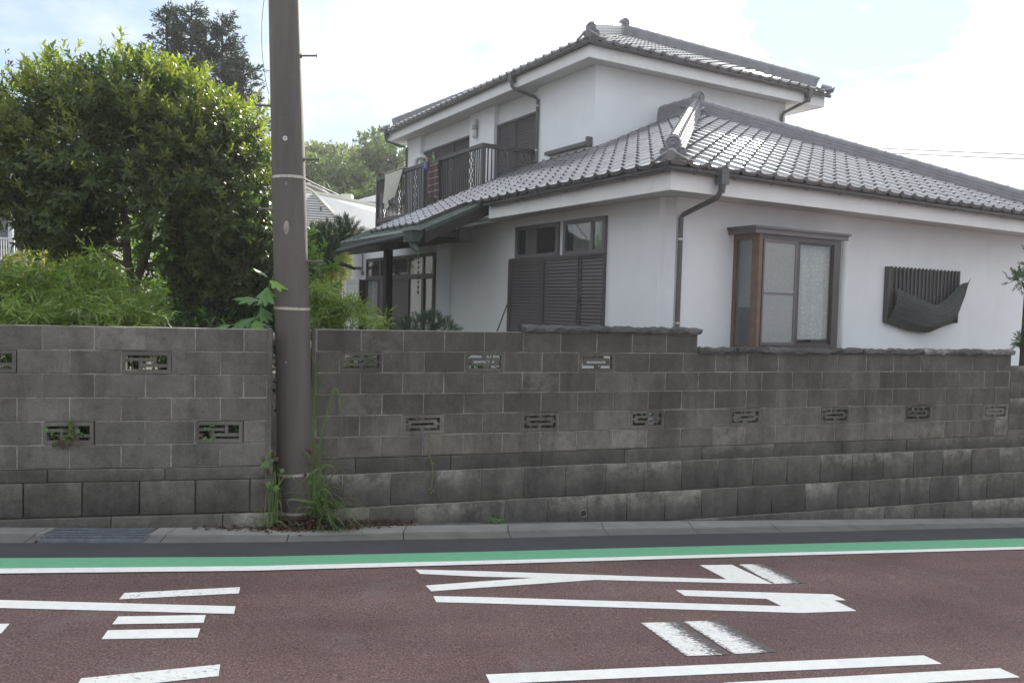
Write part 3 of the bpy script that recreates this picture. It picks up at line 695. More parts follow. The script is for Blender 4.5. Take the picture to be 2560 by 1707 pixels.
for z, sx, L_ in ((4.25, 1, .135), (3.33, 1, .13), (2.41, 1, .13), (4.79, -1, .14), (3.80, -1, .13), (2.87, -1, .12)):
    c = lean * z; r0 = pr_(z)
    m = MB(); m.tube([(c.x + sx * (r0 - .01), c.y, c.z), (c.x + sx * (r0 + L_), c.y, c.z + .004)], .0085, 8)
    m.tube([(c.x + sx * (r0 + L_), c.y, c.z + .004), (c.x + sx * (r0 + L_ + .008), c.y, c.z + .004)], .018, 8)
    m.tube([(c.x + sx * (r0 - .002), c.y, c.z), (c.x + sx * (r0 + .006), c.y, c.z)], .02, 8); m.build('step_bolt', 'bolt', up)
def facing(name, z, ang, r, mat, dep=.004, zsq=1.0, par=None):
    """small round plate on the pole at angle ang (0 = towards +x, -90 = towards the road)"""
    c = lean * z; a = R(ang); n_ = Vector((math.cos(a), math.sin(a), 0)); p = c + n_ * (pr_(z) - .001); s = Vector((-math.sin(a), math.cos(a), 0))
    m = MB(); k = 16; ra = [tuple(p + s * r * math.cos(2 * math.pi * i / k) + Vector((0, 0, r * zsq * math.sin(2 * math.pi * i / k)))) for i in range(k)]
    rb = [tuple(Vector(q) + n_ * dep) for q in ra]; m.loft(ra, rb); return m.build(name, mat, par or up)
st = facing('sticker', 3.485, -84, .0205, 'sticker')
for da in (-2.6, 0, 2.6): facing('ink_mark', 3.485, -84 + da, .0035, 'sticker_ink', .0055, 1.5, up)
facing('pale_stain', 2.70, -87, .024, 'mortar', .0015, 2.6); facing('pale_stain', 3.09, -84, .008, 'mortar', .0015, 2.0); facing('bare_spot', 1.50, -98, .005, 'paper', .002)
m = MB(); ww = []
for i in range(13):
    t = i / 12; z = 4.86 - t * .96; ww.append((lean.x * z - pr_(z) - .012 - .055 * math.sin(math.pi * t) ** .8, -.02, z))
m.tube(ww, .0028, 6); m.build('ground_wire', 'wire', up)

# litter at the pole
for loc, sz, rzv, lb in (((-1.89, 7.20, 0), (.085, .06, .052), .3, 'crumpled cream paper scrap at the foot of the pole'), ((-1.50, 7.34, 0), (.06, .05, .04), .9, 'torn white plastic scrap in the red leaves right of the pole')):
    bm = bmesh.new(); bmesh.ops.create_icosphere(bm, subdivisions=2, radius=.5)
    for v in bm.verts: v.co *= 1 + .45 * math.sin(v.co.x * 9 + v.co.y * 7) * math.cos(v.co.z * 8); v.co = Vector((v.co.x * sz[0], v.co.y * sz[1], v.co.z * sz[2]))
    me = bpy.data.meshes.new('paper_scrap'); bm.to_mesh(me); bm.free()
    o = link(me, 'paper_scrap', 'paper', label=lb, cat='litter'); o.location = (loc[0], loc[1], rz(loc[0], loc[1]) + sz[2] * .45); o.rotation_euler = (.2, .3, rzv)

# ------------------------------------------------------------------ the white house
# local axes: x along the facade to the right, y back into the plot along the other facade, z up; fascia underside at z = H
H = 2.634
HL, HR = Vector((1.674, 8.88, .75)), R(30.386)
house = thing('house', HL, 'white two-storey house with grey glazed tile roofs and dark shutters', 'house', rz=HR)
HM = Matrix.Translation(HL) @ Matrix.Rotation(HR, 4, 'Z')
hb = lambda: MB(H)
LX = lambda plane: (lambda m, a0, a1, d0, d1, z0, z1: m.box(plane - d1, a0, z0, plane - d0, a1, z1))     # facade facing -x
FR = lambda plane: (lambda m, a0, a1, d0, d1, z0, z1: m.box(a0, plane - d1, z0, a1, plane - d0, z1))     # facade facing -y

hb().prism([(.45, .69), (.53, .69), (.56, .52), (8.25, .52), (8.25, 7.5), (.45, 7.5)], -2.75, .028).build('wall', 'plaster', house)
hb().prism([(.184, 6.33), (8.2, 6.33), (8.2, 10.75), (.184, 10.75)], -2.75, .02).build('wall', 'plaster', house)
hb().prism([(2.36, 4.72), (2.36, 6.60), (2.47, 6.60), (2.47, 8.30), (2.36, 8.30), (2.36, 9.42), (2.47, 9.42), (2.47, 12.1), (2.36, 12.1), (2.36, 12.95), (7.05, 12.95), (7.05, 4.72)],
           .5, 2.862).build('wall', 'plaster', house)
# eaves
hb().box(.03, .03, .03, 8.3, 4.6, .055).build('soffit', 'soffit', house)
hb().box(0, 0, 0, .03, 4.10, .20).build('fascia', 'white_paint', house)
hb().box(.031, 0, 0, 8.35, .03, .20).build('fascia', 'white_paint', house)
UC = (1.9625, 4.379, 2.833)
hb().box(UC[0] + .03, UC[1] + .03, 2.865, 7.75, 13.26, 2.89).build('soffit', 'soffit', house)
for bx in ((UC[0], UC[1], UC[0] + .03, 13.29), (UC[0] + .031, UC[1], 7.78, UC[1] + .03), (7.75, UC[1] + .031, 7.78, 13.29), (UC[0] + .031, 13.26, 7.749, 13.29)):
    hb().box(bx[0], bx[1], 2.833, bx[2], bx[3], 3.035).build('fascia', 'white_paint', house)

# --- roof tiles
PITCH = .46; th = math.atan(PITCH); ct, sn_ = math.cos(th), math.sin(th)
TW, TE = .265, .235
prof = [(0, .033), (.014, .022), (.034, .009), (.075, .002), (.125, 0), (.175, .001), (.205, .006), (.217, .020), (.230, .034), (.247, .041), (.264, .036), (.284, .018)]
def tile_mesh(lip):
    v = []; f = []; n = len(prof)
    for x, z in prof:
        v += [(x, 0, z + .021 - lip), (x, -.003, z + .0205), (x, -.003, z + .021), (x, TE + .05, z - .003)]
    for i in range(n - 1):
        a = i * 4; f += [(a, a + 4, a + 5, a + 1), (a + 2, a + 6, a + 7, a + 3)]
    return v, f
TV, TF = tile_mesh(.022)
EV, EF = tile_mesh(.052)
# the eave tile ends in a level drip edge in the pan and a rounded face under the roll
EV = [(x, y, (min(z, -.022) if i % 4 == 0 and 1 < i // 4 < 7 else z)) for i, (x, y, z) in enumerate(EV)]
def mk(v, f, name, mat):
    me = bpy.data.meshes.new(name); me.from_pydata(v, [], f); me.update(); me.shade_smooth(); me.materials.append(MATS[mat]); return me
TILE, EAVE = mk(TV, TF, 'roof_tile', 'tile'), mk(EV, EF, 'roof_tile', 'tile')
CAMP = Vector((0, 0, 2.1)); tiles = []
def lay(roof, side, org, c0, c1, r0, r1, planes, vis=True):
    """courses of tiles on one slope; org = eave corner (x, y, z) in fascia heights"""
    up = Vector((ct, 0, sn_)) if side == 'L' else Vector((0, ct, sn_)); ac = Vector((0, -1, 0)) if side == 'L' else Vector((1, 0, 0))
    no = ac.cross(up); o = Vector((org[0], org[1], org[2] + H - .036))
    for r_ in range(r0, r1):
        for c in range(c0, c1):
            p = o + up * (r_ * TE) + (ac * (c * TW) if side == 'R' else ac * (-(c + 1) * TW))
            M = Matrix(((ac.x, up.x, no.x, p.x), (ac.y, up.y, no.y, p.y), (ac.z, up.z, no.z, p.z), (0, 0, 0, 1)))
            cs = [M @ Vector(q) for q in ((.02, 0, 0), (.265, 0, 0), (.265, TE, 0), (.02, TE, 0))]
            cut = None; skip = False
            for pl in planes:
                d = [pl[0] * q.x + pl[1] * q.y + pl[2] for q in cs]
                if max(d) < .03: skip = True; break
                if min(d) < -.03: cut = pl
            if skip: continue
            J = Matrix.Rotation(random.uniform(-.006, .006), 4, 'Z') @ Matrix.Translation((0, 0, random.uniform(-.002, .002)))
            me = EAVE if r_ == r0 else TILE
            if cut:
                bm = bmesh.new(); bm.from_mesh(me); bm.transform(M)
                n_ = Vector((cut[0], cut[1], 0)); k = n_.length; co = n_ * (-cut[2] / k ** 2)
                bmesh.ops.bisect_plane(bm, geom=bm.verts[:] + bm.edges[:] + bm.faces[:], plane_co=co, plane_no=-n_, clear_outer=True)
                if not bm.faces: bm.free(); continue
                bm.transform(M.inverted()); me = bpy.data.meshes.new('roof_tile'); bm.to_mesh(me); bm.free(); me.shade_smooth()
                if not me.materials: me.materials.append(MATS['tile'])
            tiles.append(((HM @ (M @ Vector((.13, .1, 0))) - CAMP).length, roof, me, M @ J))
zl = lambda u, z0=.31: z0 + PITCH * (u + .08)
AP = 3.84
m = hb(); dz = -.055
A = (AP, AP, .31 + PITCH * (AP + .08) + dz)
m.add([(-.08, -.08, .31 + dz), (-.08, 4.7, .31 + dz), (AP, 4.74, A[2]), A, (2.38, 4.74, zl(2.38) + dz), (2.38, 6.8, zl(2.38) + dz), (-.85, 6.8, zl(-.85) + dz), (-.85, 4.7, zl(-.85) + dz),
       (8.35, -.08, .31 + dz), (8.35, 4.74, .31 + dz)],
      [(0, 3, 2, 4, 1), (1, 4, 5, 6, 7), (0, 8, 3), (8, 9, 2, 3)])
roof1 = m.build('roof', 'deck', house)
lay(roof1, 'L', (-.08, -.08, .31), 0, 18, 0, 19, [(-1, 1, 0.0), (-1, 0, AP + .0), (0, -1, 4.72)])
lay(roof1, 'L', (-.85, 4.70, zl(-.85)), 0, 8, 0, 16, [(-1, 0, 2.45)])
lay(roof1, 'R', (-.08, -.08, .31), 0, 32, 0, 19, [(1, -1, 0.0), (-(AP + .08), -(8.35 - AP), 8.35 * (AP + .08) - .08 * (8.35 - AP))])
m = hb(); u0, v0, z0 = UC[0] - .08, UC[1] - .08, UC[2] + .31; P2 = 2.99; u1, v1 = u0 + 2 * P2, 13.37; za = z0 + PITCH * P2 + dz
m.add([(u0, v0, z0 + dz), (u0, v1, z0 + dz), (u0 + P2, v1 - P2, za), (u0 + P2, v0 + P2, za), (u1, v0, z0 + dz), (u1, v1, z0 + dz)], [(0, 3, 2, 1), (0, 4, 3), (4, 5, 2, 3), (5, 1, 2)])
roof2 = m.build('roof', 'deck', house)
lay(roof2, 'L', (u0, v0, z0), 0, 34, 0, 3, [(-1, 1, u0 - v0), (-1, -1, u0 + v1)])
lay(roof2, 'R', (u0, v0, z0), 0, 23, 0, 14, [(1, -1, v0 - u0), (-1, -1, u1 + v0)])
tiles.sort(key=lambda t: t[0])
for d_, rf, me, M in tiles[:296]:
    o = bpy.data.objects.new('roof_tile', me); COL.objects.link(o); o.parent = rf; o.matrix_local = M
for rf in (roof1, roof2):
    V, F, b = [], [], 0
    for d_, r_, me, M in tiles[296:]:
        if r_ is not rf: continue
        for vv in me.vertices: q = M @ vv.co; V.append(tuple(q))
        for p in me.polygons: F.append(tuple(i + b for i in p.vertices))
        b = len(V)
    if V:
        me = bpy.data.meshes.new('roof_tiles'); me.from_pydata(V, [], F); me.update(); me.shade_smooth(); link(me, 'roof_tiles', 'tile', rf, kind='stuff')
# verge of the porch part of the roof
for v_ in (4.70, 6.82):
    m = hb(); m.bar((-.86, v_, zl(-.86) - .045), (2.3 if v_ > 5 else -.05, v_, zl(2.3 if v_ > 5 else -.05) - .045), .05, .09); m.build('verge', 'deck', roof1)

# --- ridges
def ridge(roof, a, b, w=.26, h=.20, caps=True, step=.235, knob=False):
    a, b = Vector(a), Vector(b); d = (b - a).normalized(); s = d.cross(Vector((0, 0, 1))).normalized(); n_ = s.cross(d); Hh = Vector((0, 0, H))
    m = MB()
    for k in range(4):
        ww = (w / 2) * (1 - .07 * k); z0, z1 = -.06 + (h + .06) * k / 4 if k else -.12, -.06 + (h + .06) * (k + 1) / 4 - .007
        ra = [a + Hh + s * x + n_ * z for x, z in ((-ww, z0), (ww, z0), (ww, z1), (-ww, z1))]; rb = [q + (b - a) for q in ra]
        m.loft([tuple(q) for q in ra], [tuple(q) for q in rb])
    m.build('ridge', 'ridge', roof)
    L = (b - a).length; n = int(L / step); st_ = L / n
    v = []; f = []; K = 9
    for t, rr in ((0, .071), (.03, .071), (.031, .062), (st_ + .01, .06)):
        for i in range(K):
            an = math.pi * i / (K - 1); v.append((rr * math.cos(an), t, rr * math.sin(an) * 1.0))
    for j in range(3):
        for i in range(K - 1): q = j * K + i; f.append((q, q + K, q + K + 1, q + 1))
    f.append(tuple(range(K)))
    me = bpy.data.meshes.new('ridge_tile'); me.from_pydata(v, [], f); me.update(); me.materials.append(MATS['ridge'])
    for i in range(n):
        p = a + Hh + d * (st_ * i) + n_ * (h - .008)
        o = bpy.data.objects.new('ridge_tile', me); COL.objects.link(o); o.parent = roof
        o.matrix_local = Matrix(((s.x, d.x, n_.x, p.x), (s.y, d.y, n_.y, p.y), (s.z, d.z, n_.z, p.z), (0, 0, 0, 1)))
def oni(roof, c, face, s=1.0):
    """ridge-end ornament: round boss with scrolls on a flared foot"""
    f_ = Vector(face).normalized(); sd = f_.cross(Vector((0, 0, 1))).normalized(); u_ = Vector((0, 0, 1)); c = Vector(c) + Vector((0, 0, H)); m = MB()
    def disc(cx, cz, r, d0, d1, n=18):
        ra = [tuple(c + sd * (cx + r * math.cos(2 * math.pi * i / n)) + u_ * (cz + r * math.sin(2 * math.pi * i / n)) + f_ * d0) for i in range(n)]
        rb = [tuple(Vector(q) + f_ * (d1 - d0)) for q in ra]; m.loft(ra, rb)
    def torus(cx, cz, r, t, d):
        pts = [c + sd * (cx + r * math.cos(2 * math.pi * i / 16)) + u_ * (cz + r * math.sin(2 * math.pi * i / 16)) + f_ * d for i in range(17)]
        m.tube(pts, t, 6)
    disc(0, .20 * s, .165 * s, -.06, .05); torus(0, .20 * s, .14 * s, .02 * s, .055); torus(0, .20 * s, .075 * s, .016 * s, .055); disc(0, .2 * s, .04 * s, .0, .075)
    for k in (-1, 1):
        disc(k * .185 * s, .06 * s, .075 * s, -.05, .04); torus(k * .185 * s, .06 * s, .05 * s, .015 * s, .045); disc(k * .15 * s, -.05 * s, .06 * s, -.05, .035)
    ra = [tuple(c + sd * x * s + u_ * z * s - f_ * .05) for x, z in ((-.19, -.12), (.19, -.12), (.13, .16), (-.13, .16))]; m.loft(ra, [tuple(Vector(q) + f_ * .08) for q in ra])
    m.build('ridge_end_tile', 'ridge', roof)
rh = .025
p0 = (.18, .18, .31 + PITCH * .26 + rh); pa = (AP, AP, .31 + PITCH * (AP + .08) + rh)
ridge(roof1, p0, pa, .21, .135); oni(roof1, (.14, .14, .31 + PITCH * .22), (-1, -1, 0), .56)
ridge(roof1, (AP, AP + .02, pa[2] + .02), (AP, 5.1, pa[2] + .02), .21, .15)
ridge(roof1, pa, (8.2, .0, .36), .21, .135); oni(roof1, (AP, AP - .06, pa[2] + .06), (0, -1, 0), .62)
q0 = (u0 + .24, v0 + .24, z0 + PITCH * .24 + rh); qa = (u0 + P2, v0 + P2, z0 + PITCH * P2 + rh)
ridge(roof2, q0, qa, .21, .135); oni(roof2, (u0 + .2, v0 + .2, z0 + PITCH * .2), (-1, -1, 0), .56)
ridge(roof2, qa, (u1 - .2, v0 + .2, z0 + PITCH * .2 + rh), .21, .135); oni(roof2, (u0 + P2, v0 + P2 - .05, qa[2] + .07), (0, -1, 0), .62)
ridge(roof2, (u0 + P2, v0 + P2 + .02, qa[2] + .02), (u0 + P2, v1 - P2, qa[2] + .02), .21, .15)
ridge(roof2, (u0 + .2, v1 - .2, z0 + PITCH * .2 + rh), (u0 + P2, v1 - P2, qa[2]), .21, .135)
ridge(roof2, (u1 - .2, v1 - .2, z0 + PITCH * .2 + rh), (u0 + P2, v1 - P2, qa[2]), .21, .135)
def corner_tile(roof, x, y, z, dx, dy):
    """round-nosed tile with two curved wings closing an eave corner"""
    m = hb(); d = Vector((dx, dy, 0)).normalized(); s = Vector((-d.y, d.x, 0)); c = Vector((x, y, z)) + d * .0
    m.tube([c - d * .22 + Vector((0, 0, .10)), c + d * .03 + Vector((0, 0, .03))], .058, 10)
    for k in (-1, 1):
        m.tube([c + d * .015 + Vector((0, 0, .085)), c - d * .02 + s * k * .10 + Vector((0, 0, .03)), c - d * .11 + s * k * .17 + Vector((0, 0, .0)), c - d * .19 + s * k * .22 + Vector((0, 0, .012))], [.020, .020, .016, .010], 6)
    m.build('corner_tile', 'ridge', roof)
corner_tile(roof1, -.09, -.09, .31, -1, -1); corner_tile(roof2, u0, v0, z0, -1, -1); corner_tile(roof2, u1 + .02, v0 - .02, z0, 1, -1); corner_tile(roof2, u0 - .02, v1 + .02, z0, -1, 1)
m = hb(); m.box(2.24, 4.82, 1.49, 2.362, 6.12, 1.555); m.box(2.25, 4.76, 1.47, 2.365, 4.82, 1.63); m.build('flashing', 'gutter', house)

# --- gutters, hoppers, downpipes
def gutter(pts, r=.044, sag=0.0):
    m = hb(); K = 7; rings = []; pts = [Vector(p) for p in pts]
    for i, p in enumerate(pts):
        d0 = (pts[i] - pts[i - 1]).normalized() if i else None; d1 = (pts[i + 1] - pts[i]).normalized() if i < len(pts) - 1 else None
        d = ((d0 or d1) + (d1 or d0)).normalized(); s = Vector((d.y, -d.x, 0)); k = 1 / max(.5, s.dot(Vector(((d0 or d1).y, -(d0 or d1).x, 0))))
        rings.append([p + s * (r * k * math.cos(a)) + Vector((0, 0, -r * math.sin(a))) for a in [math.pi * j / (K - 1) for j in range(K)]] + [p + s * ((r - .004) * k * math.cos(a)) + Vector((0, 0, -(r - .004) * math.sin(a))) for a in [math.pi * j / (K - 1) for j in range(K - 1, -1, -1)]])
    n = 2 * K; v = [tuple(q) for rg in rings for q in rg]; f = []
    for i in range(len(pts) - 1):
        for k in range(n): a = i * n + k; b = i * n + (k + 1) % n; f.append((a, b, b + n, a + n))
    m.add(v, f); g = m.build('gutter', 'gutter', house)
    for a, b in zip(pts, pts[1:]):
        L = (b - a).length; d = (b - a).normalized(); s = Vector((-d.y, d.x, 0))
        nn = int(L / .6)
        for i in range(nn):
            c = a + d * (.35 + .6 * i)
            m = hb(); w_ = []
            for k in range(9):
                an = math.pi * k / 8; w_.append(c - s * ((r + .004) * math.cos(an)) + Vector((0, 0, -(r + .006) * math.sin(an))))
            m.tube([c + s * .085 + Vector((0, 0, -.02)), *w_[::-1], w_[0] + Vector((0, 0, .02))], .0038, 5); m.build('gutter_bracket', 'gutter', g)
    return g
gz = .232
gutter([(-.075, 4.08, gz - .02), (-.075, -.075, gz), (8.3, -.075, gz - .02)])
g2 = UC[2] + .232
gutter([(UC[0] - .075, 13.32, g2 - .01), (UC[0] - .075, UC[1] - .075, g2), (7.84, UC[1] - .075, g2 - .01)])
def pipe(pts, clips=(), hop=None, r=.030):
    m = hb()
    if hop:
        x, y, z = hop; m.box(x - .055, y - .05, z - .13, x + .055, y + .05, z + .03); m.box(x - .062, y - .057, z + .012, x + .062, y + .057, z + .034); m.tube([(x, y, z - .12), (x, y, z - .22)], [.045, .032], 10)
    m.tube(pts, r, 12); p = m.build('downpipe', 'gutter', house)
    for c in clips:
        mm = hb(); mm.tube([(c[0], c[1], c[2] - .012), (c[0], c[1], c[2] + .012)], r + .006, 12); mm.build('pipe_clip', 'steel', p)
    return p
pipe([(.675, -.075, .10), (.678, -.06, .03), (.675, -.02, -.03), (.600, .44, -.185), (.585, .468, -.22), (.582, .468, -2.6)], [(.583, .468, -.473), (.583, .468, -1.455)], (.672, -.09, .235))
pipe([(1.89, 6.78, 2.87), (1.90, 6.78, 2.84), (1.95, 6.74, 2.80), (2.27, 6.55, 2.66), (2.32, 6.53, 2.61), (2.32, 6.53, 1.44)], [(2.32, 6.53, 2.50), (2.32, 6.53, 1.66)], (1.885, 6.77, 3.06))
pipe([(1.88, 13.2, 2.87), (1.89, 13.18, 2.82), (2.2, 12.98, 2.72), (2.33, 12.92, 2.67), (2.33, 12.92, .6)], [], (1.88, 13.2, 3.06))
pipe([(7.22, 4.31, 2.93), (7.21, 4.33, 2.87), (6.93, 4.66, 2.66), (6.91, 4.68, 2.6), (6.91, 4.68, .6)], [], (7.22, 4.30, 3.06))

# --- ground floor, left facade (plane x = .45)
F1 = LX(.45)
def sash(fac, name, a0, a1, z0, z1, fw, mat, panes, dep=.045, mull=(), curtains=(), room='interior'):
    """frame with glass panes; panes: list of (a0, a1); curtains: list of (a0, a1, material)"""
    m = hb(); fac(m, a0, a1, .001, dep, z1 - fw, z1); fac(m, a0, a1, .001, dep, z0, z0 + fw); fac(m, a0, a0 + fw, .001, dep, z0 + fw, z1 - fw); fac(m, a1 - fw, a1, .001, dep, z0 + fw, z1 - fw)
    for x, w_ in mull: fac(m, x - w_ / 2, x + w_ / 2, .001, dep - .006, z0 + fw, z1 - fw)
    p = m.build(name, mat, house)
    q = hb(); fac(q, a0 + fw, a1 - fw, .0012, .004, z0 + fw, z1 - fw); q.build('dark_backing', room, p)  # dark panel on the wall, unlit room put into its colour
    for c0, c1, cz0, cm in curtains:
        q = hb(); n = max(6, int((c1 - c0) / .035)); pts = []
        for i in range(n + 1):
            a = c0 + (c1 - c0) * i / n; d = .011 + .004 * math.sin(i * 1.7)
            for zz_ in (cz0, z1 - fw):
                t = MB(); fac(t, a, a + .001, d, d + .001, zz_, zz_ + .001); pts.append(t.v[0])
        q.add(pts, [(2 * i, 2 * i + 2, 2 * i + 3, 2 * i + 1) for i in range(n)]); q.build('curtain', cm, p)
    for b0, b1 in panes:
        q = hb(); fac(q, b0, b1, .022, .026, z0 + fw - .004, z1 - fw + .004); q.build('pane', 'glass', p)
    return p
sash(F1, 'transom_window', 2.806, 3.989, -.595, -.108, .06, 'frame_purple', [(2.866, 3.40), (3.42, 3.929)], mull=[(3.41, .05)], curtains=[(3.43, 3.72, -.53, 'curtain_dim')])
sash(F1, 'transom_window', 1.702, 2.677, -.595, -.108, .06, 'frame_purple', [(1.762, 2.0), (2.0, 2.617)], mull=[(2.0, .06)], curtains=[(2.04, 2.46, -.53, 'curtain_dim'), (1.765, 1.95, -.53, 'curtain_dim')])
m = hb(); F1(m, 1.70, 4.10, .001, .075, -.612, -.584); F1(m, 4.085, 4.12, .001, .08, -2.0, -.612); top = m.build('shutter_head', 'shutter', house)
def shutter(name, a0, a1, zt, zb, pitch, d, fac, parent, sub=True, mat='shutter'):
    m = hb(); sw = .035
    fac(m, a0, a0 + sw, .001, d + .022, zb, zt); fac(m, a1 - sw, a1, .001, d + .022, zb, zt); fac(m, a0 + sw, a1 - sw, .001, d + .018, zt - .03, zt); fac(m, a0 + sw, a1 - sw, .001, d - .012, zb, zt - .03)
    p = m.build(name, mat, parent)
    n = int((zt - .03 - zb) / pitch); sl_ = MB()
    t = MB(); fac(t, a0 + sw, a1 - sw, d - .01, d + .012, 0, pitch * .86); v = t.v
    mx_ = {}
    v2 = []
    for (x, y, z) in v:                                   # louvre: lower edge stands proud of the upper edge
        outer = (t.v.index((x, y, z)) if False else None); v2.append([x, y, z])
    # find outward axis from the mapping
    e0, e1 = MB(), MB(); fac(e0, 0, 1, 0, 1, 0, 1); fac(e1, 0, 1, 5, 6, 0, 1); off = Vector(e1.v[0]) - Vector(e0.v[0]); ax = 0 if abs(off.x) > abs(off.y) else 1; sg = 1 if off[ax] > 0 else -1
    ext_ = max(q[ax] * sg for q in v2)
    for q in v2:
        if q[ax] * sg > ext_ - 1e-6 and q[2] > pitch * .5: q[ax] -= sg * .016
    if sub:
        me = bpy.data.meshes.new('slat'); me.from_pydata([tuple(q) for q in v2], [], t.f); me.update(); me.materials.append(MATS[mat])
        for i in range(n):
            o = bpy.data.objects.new('slat', me); COL.objects.link(o); o.parent = p; o.location = (0, 0, H + zt - .03 - pitch * (i + 1) + .004)
    else:
        mm = MB()
        for i in range(n): mm.add([(q[0], q[1], q[2] + H + zt - .03 - pitch * (i + 1) + .004) for q in v2], t.f)
        mm.build('slats', mat, p)
    return p
shutter('shutter', 3.146, 4.085, -.615, -1.98, .0475, .052, F1, house)
shutter('shutter', 2.243, 3.148, -.615, -1.98, .0475, .046, F1, house)
shutter('shutter', 1.704, 2.245, -.615, -1.98, .0475, .030, F1, house)

# --- bay window on the right facade
bay = thing('bay_window', (0, 0, 0), None, None); bay.parent = house
m = hb(); m.box(1.40, .075, -.365, 3.075, .518, -.305); m.box(1.375, .05, -.303, 3.10, .518, -.278); m.box(1.385, .06, -.312, 3.09, .518, -.304); m.build('bay_roof', 'frame_purple', bay)
m = hb(); m.box(1.498, .10, -1.80, 1.552, .215, -.366); m.build('corner_post', 'brown_wood', bay)
m = hb(); m.box(1.50, .47, -1.80, 1.53, .518, -.366); m.box(1.503, .216, -.42, 1.53, .469, -.367); m.box(1.503, .216, -1.80, 1.53, .469, -1.72); m.build('side_frame', 'brown_wood', bay)
m = hb(); m.box(1.512, .216, -1.72, 1.516, .469, -.42); m.build('pane', 'glass', bay)
hb().box(1.56, .22, -1.25, 1.562, .47, -.43).build('curtain', 'net_screen', bay); hb().box(1.575, .25, -1.70, 1.66, .44, -1.36).build('low_board', 'peg_purple_dark', bay)  # net and low board added in place of reflections in the side pane
m = hb(); m.box(1.552, .105, -.43, 2.976, .16, -.366); m.box(1.552, .105, -1.80, 2.976, .16, -1.70); m.box(2.85, .105, -1.70, 2.976, .16, -.43); m.box(1.553, .112, -1.70, 1.575, .16, -.43)
fr_ = m.build('front_frame', 'frame_dark', bay)
m = hb(); m.box(2.132, .100, -1.70, 2.165, .125, -.43); m.box(1.575, .100, -1.70, 1.60, .125, -.43); m.box(1.60, .10, -1.70, 2.132, .125, -1.665); m.box(1.60, .10, -.455, 2.132, .125, -.43); m.box(1.60, .104, -1.082, 2.132, .122, -1.062)
ms = m.build('screen_frame', 'frame_purple', bay)
hb().box(1.60, .110, -1.665, 2.132, .112, -.455).build('net', 'net_screen', bay)
m = hb(); m.box(2.165, .126, -1.70, 2.245, .155, -.43); m.box(2.245, .13, -1.70, 2.85, .155, -1.672); m.box(2.245, .13, -.455, 2.85, .155, -.43); m.build('sash_frame', 'frame_dark', bay)
hb().box(2.245, .138, -1.672, 2.85, .142, -.455).build('pane', 'glass', bay)
hb().box(1.60, .140, -1.70, 2.165, .144, -.43).build('pane', 'glass', bay)
hb().box(2.95, .16, -1.80, 2.975, .518, -.366).build('side_wall', 'plaster', bay)
hb().box(1.53, .50, -1.80, 2.95, .517, -.37).build('dark_backing', 'interior_room', bay)  # panel before the wall, dim room put into its colour
hb().box(1.50, .10, -2.0, 2.976, .517, -1.801).build('bay_sill', 'frame_dark', bay)
def drape(name, x0, x1, y, z0f, z1, mat, amp, per):
    m = hb(); n = int((x1 - x0) / .018); rows = 8; v = []
    for j in range(rows + 1):
        for i in range(n + 1):
            x = x0 + (x1 - x0) * i / n; zb = z0f(x); z = z1 + (zb - z1) * j / rows
            v.append((x + .004 * math.sin(j + i * .3), y + amp * math.sin(x * per + .25 * math.sin(j * .8)) * (.4 + .6 * j / rows), z))
    m.add(v, [(j * (n + 1) + i, j * (n + 1) + i + 1, (j + 1) * (n + 1) + i + 1, (j + 1) * (n + 1) + i) for j in range(rows) for i in range(n)]); return m.build(name, mat, bay, smooth=True)
drape('curtain', 2.20, 2.93, .205, lambda x: -1.64, -.44, 'lace', .030, 36)
drape('curtain', 1.60, 2.19, .20, lambda x: -1.52 - .05 * math.sin((x - 1.6) / .59 * 3.1), -.44, 'lace', .022, 30)
hb().box(1.62, .30, -1.70, 2.05, .34, -1.50).build('low_board', 'cream_wall', bay)
m = hb(); m.tube([(3.535, .468, -2.6), (3.535, .468, -.40), (3.53, .468, -.345), (3.50, .48, -.315)], .033, 12); m.build('vent_pipe', 'white_paint', house)

# --- barred window
F2 = FR(.52)
gw = thing('barred_window', (0, 0, 0), None, None); gw.parent = house
m = hb(); F2(m, 4.468, 6.183, .001, .004, -1.385, -.625); m.build('window_glass', 'frame_dark', gw)
m = hb(); F2(m, 4.468, 4.535, .005, .075, -1.40, -.615); F2(m, 6.135, 6.183, .005, .075, -1.40, -.615); F2(m, 4.535, 6.135, .005, .06, -1.40, -1.36); F2(m, 4.535, 6.135, .005, .06, -.66, -.625); m.build('grille_frame', 'dark_metal', gw)
bm_ = MB(); bm_.box(-.011, 0, 0, .011, .022, .775); me = bm_.mesh('grille_bar'); me.materials.append(MATS['dark_metal'])
for i in range(19):
    o = bpy.data.objects.new('grille_bar', me); COL.objects.link(o); o.parent = gw; o.location = (4.53 + i * .0905, .438, H - 1.385)
m = hb(); m.box(4.535, .462, -.70, 6.135, .472, -.68); m.box(4.535, .462, -1.33, 6.135, .472, -1.31); m.build('cross_bar', 'dark_metal', gw)
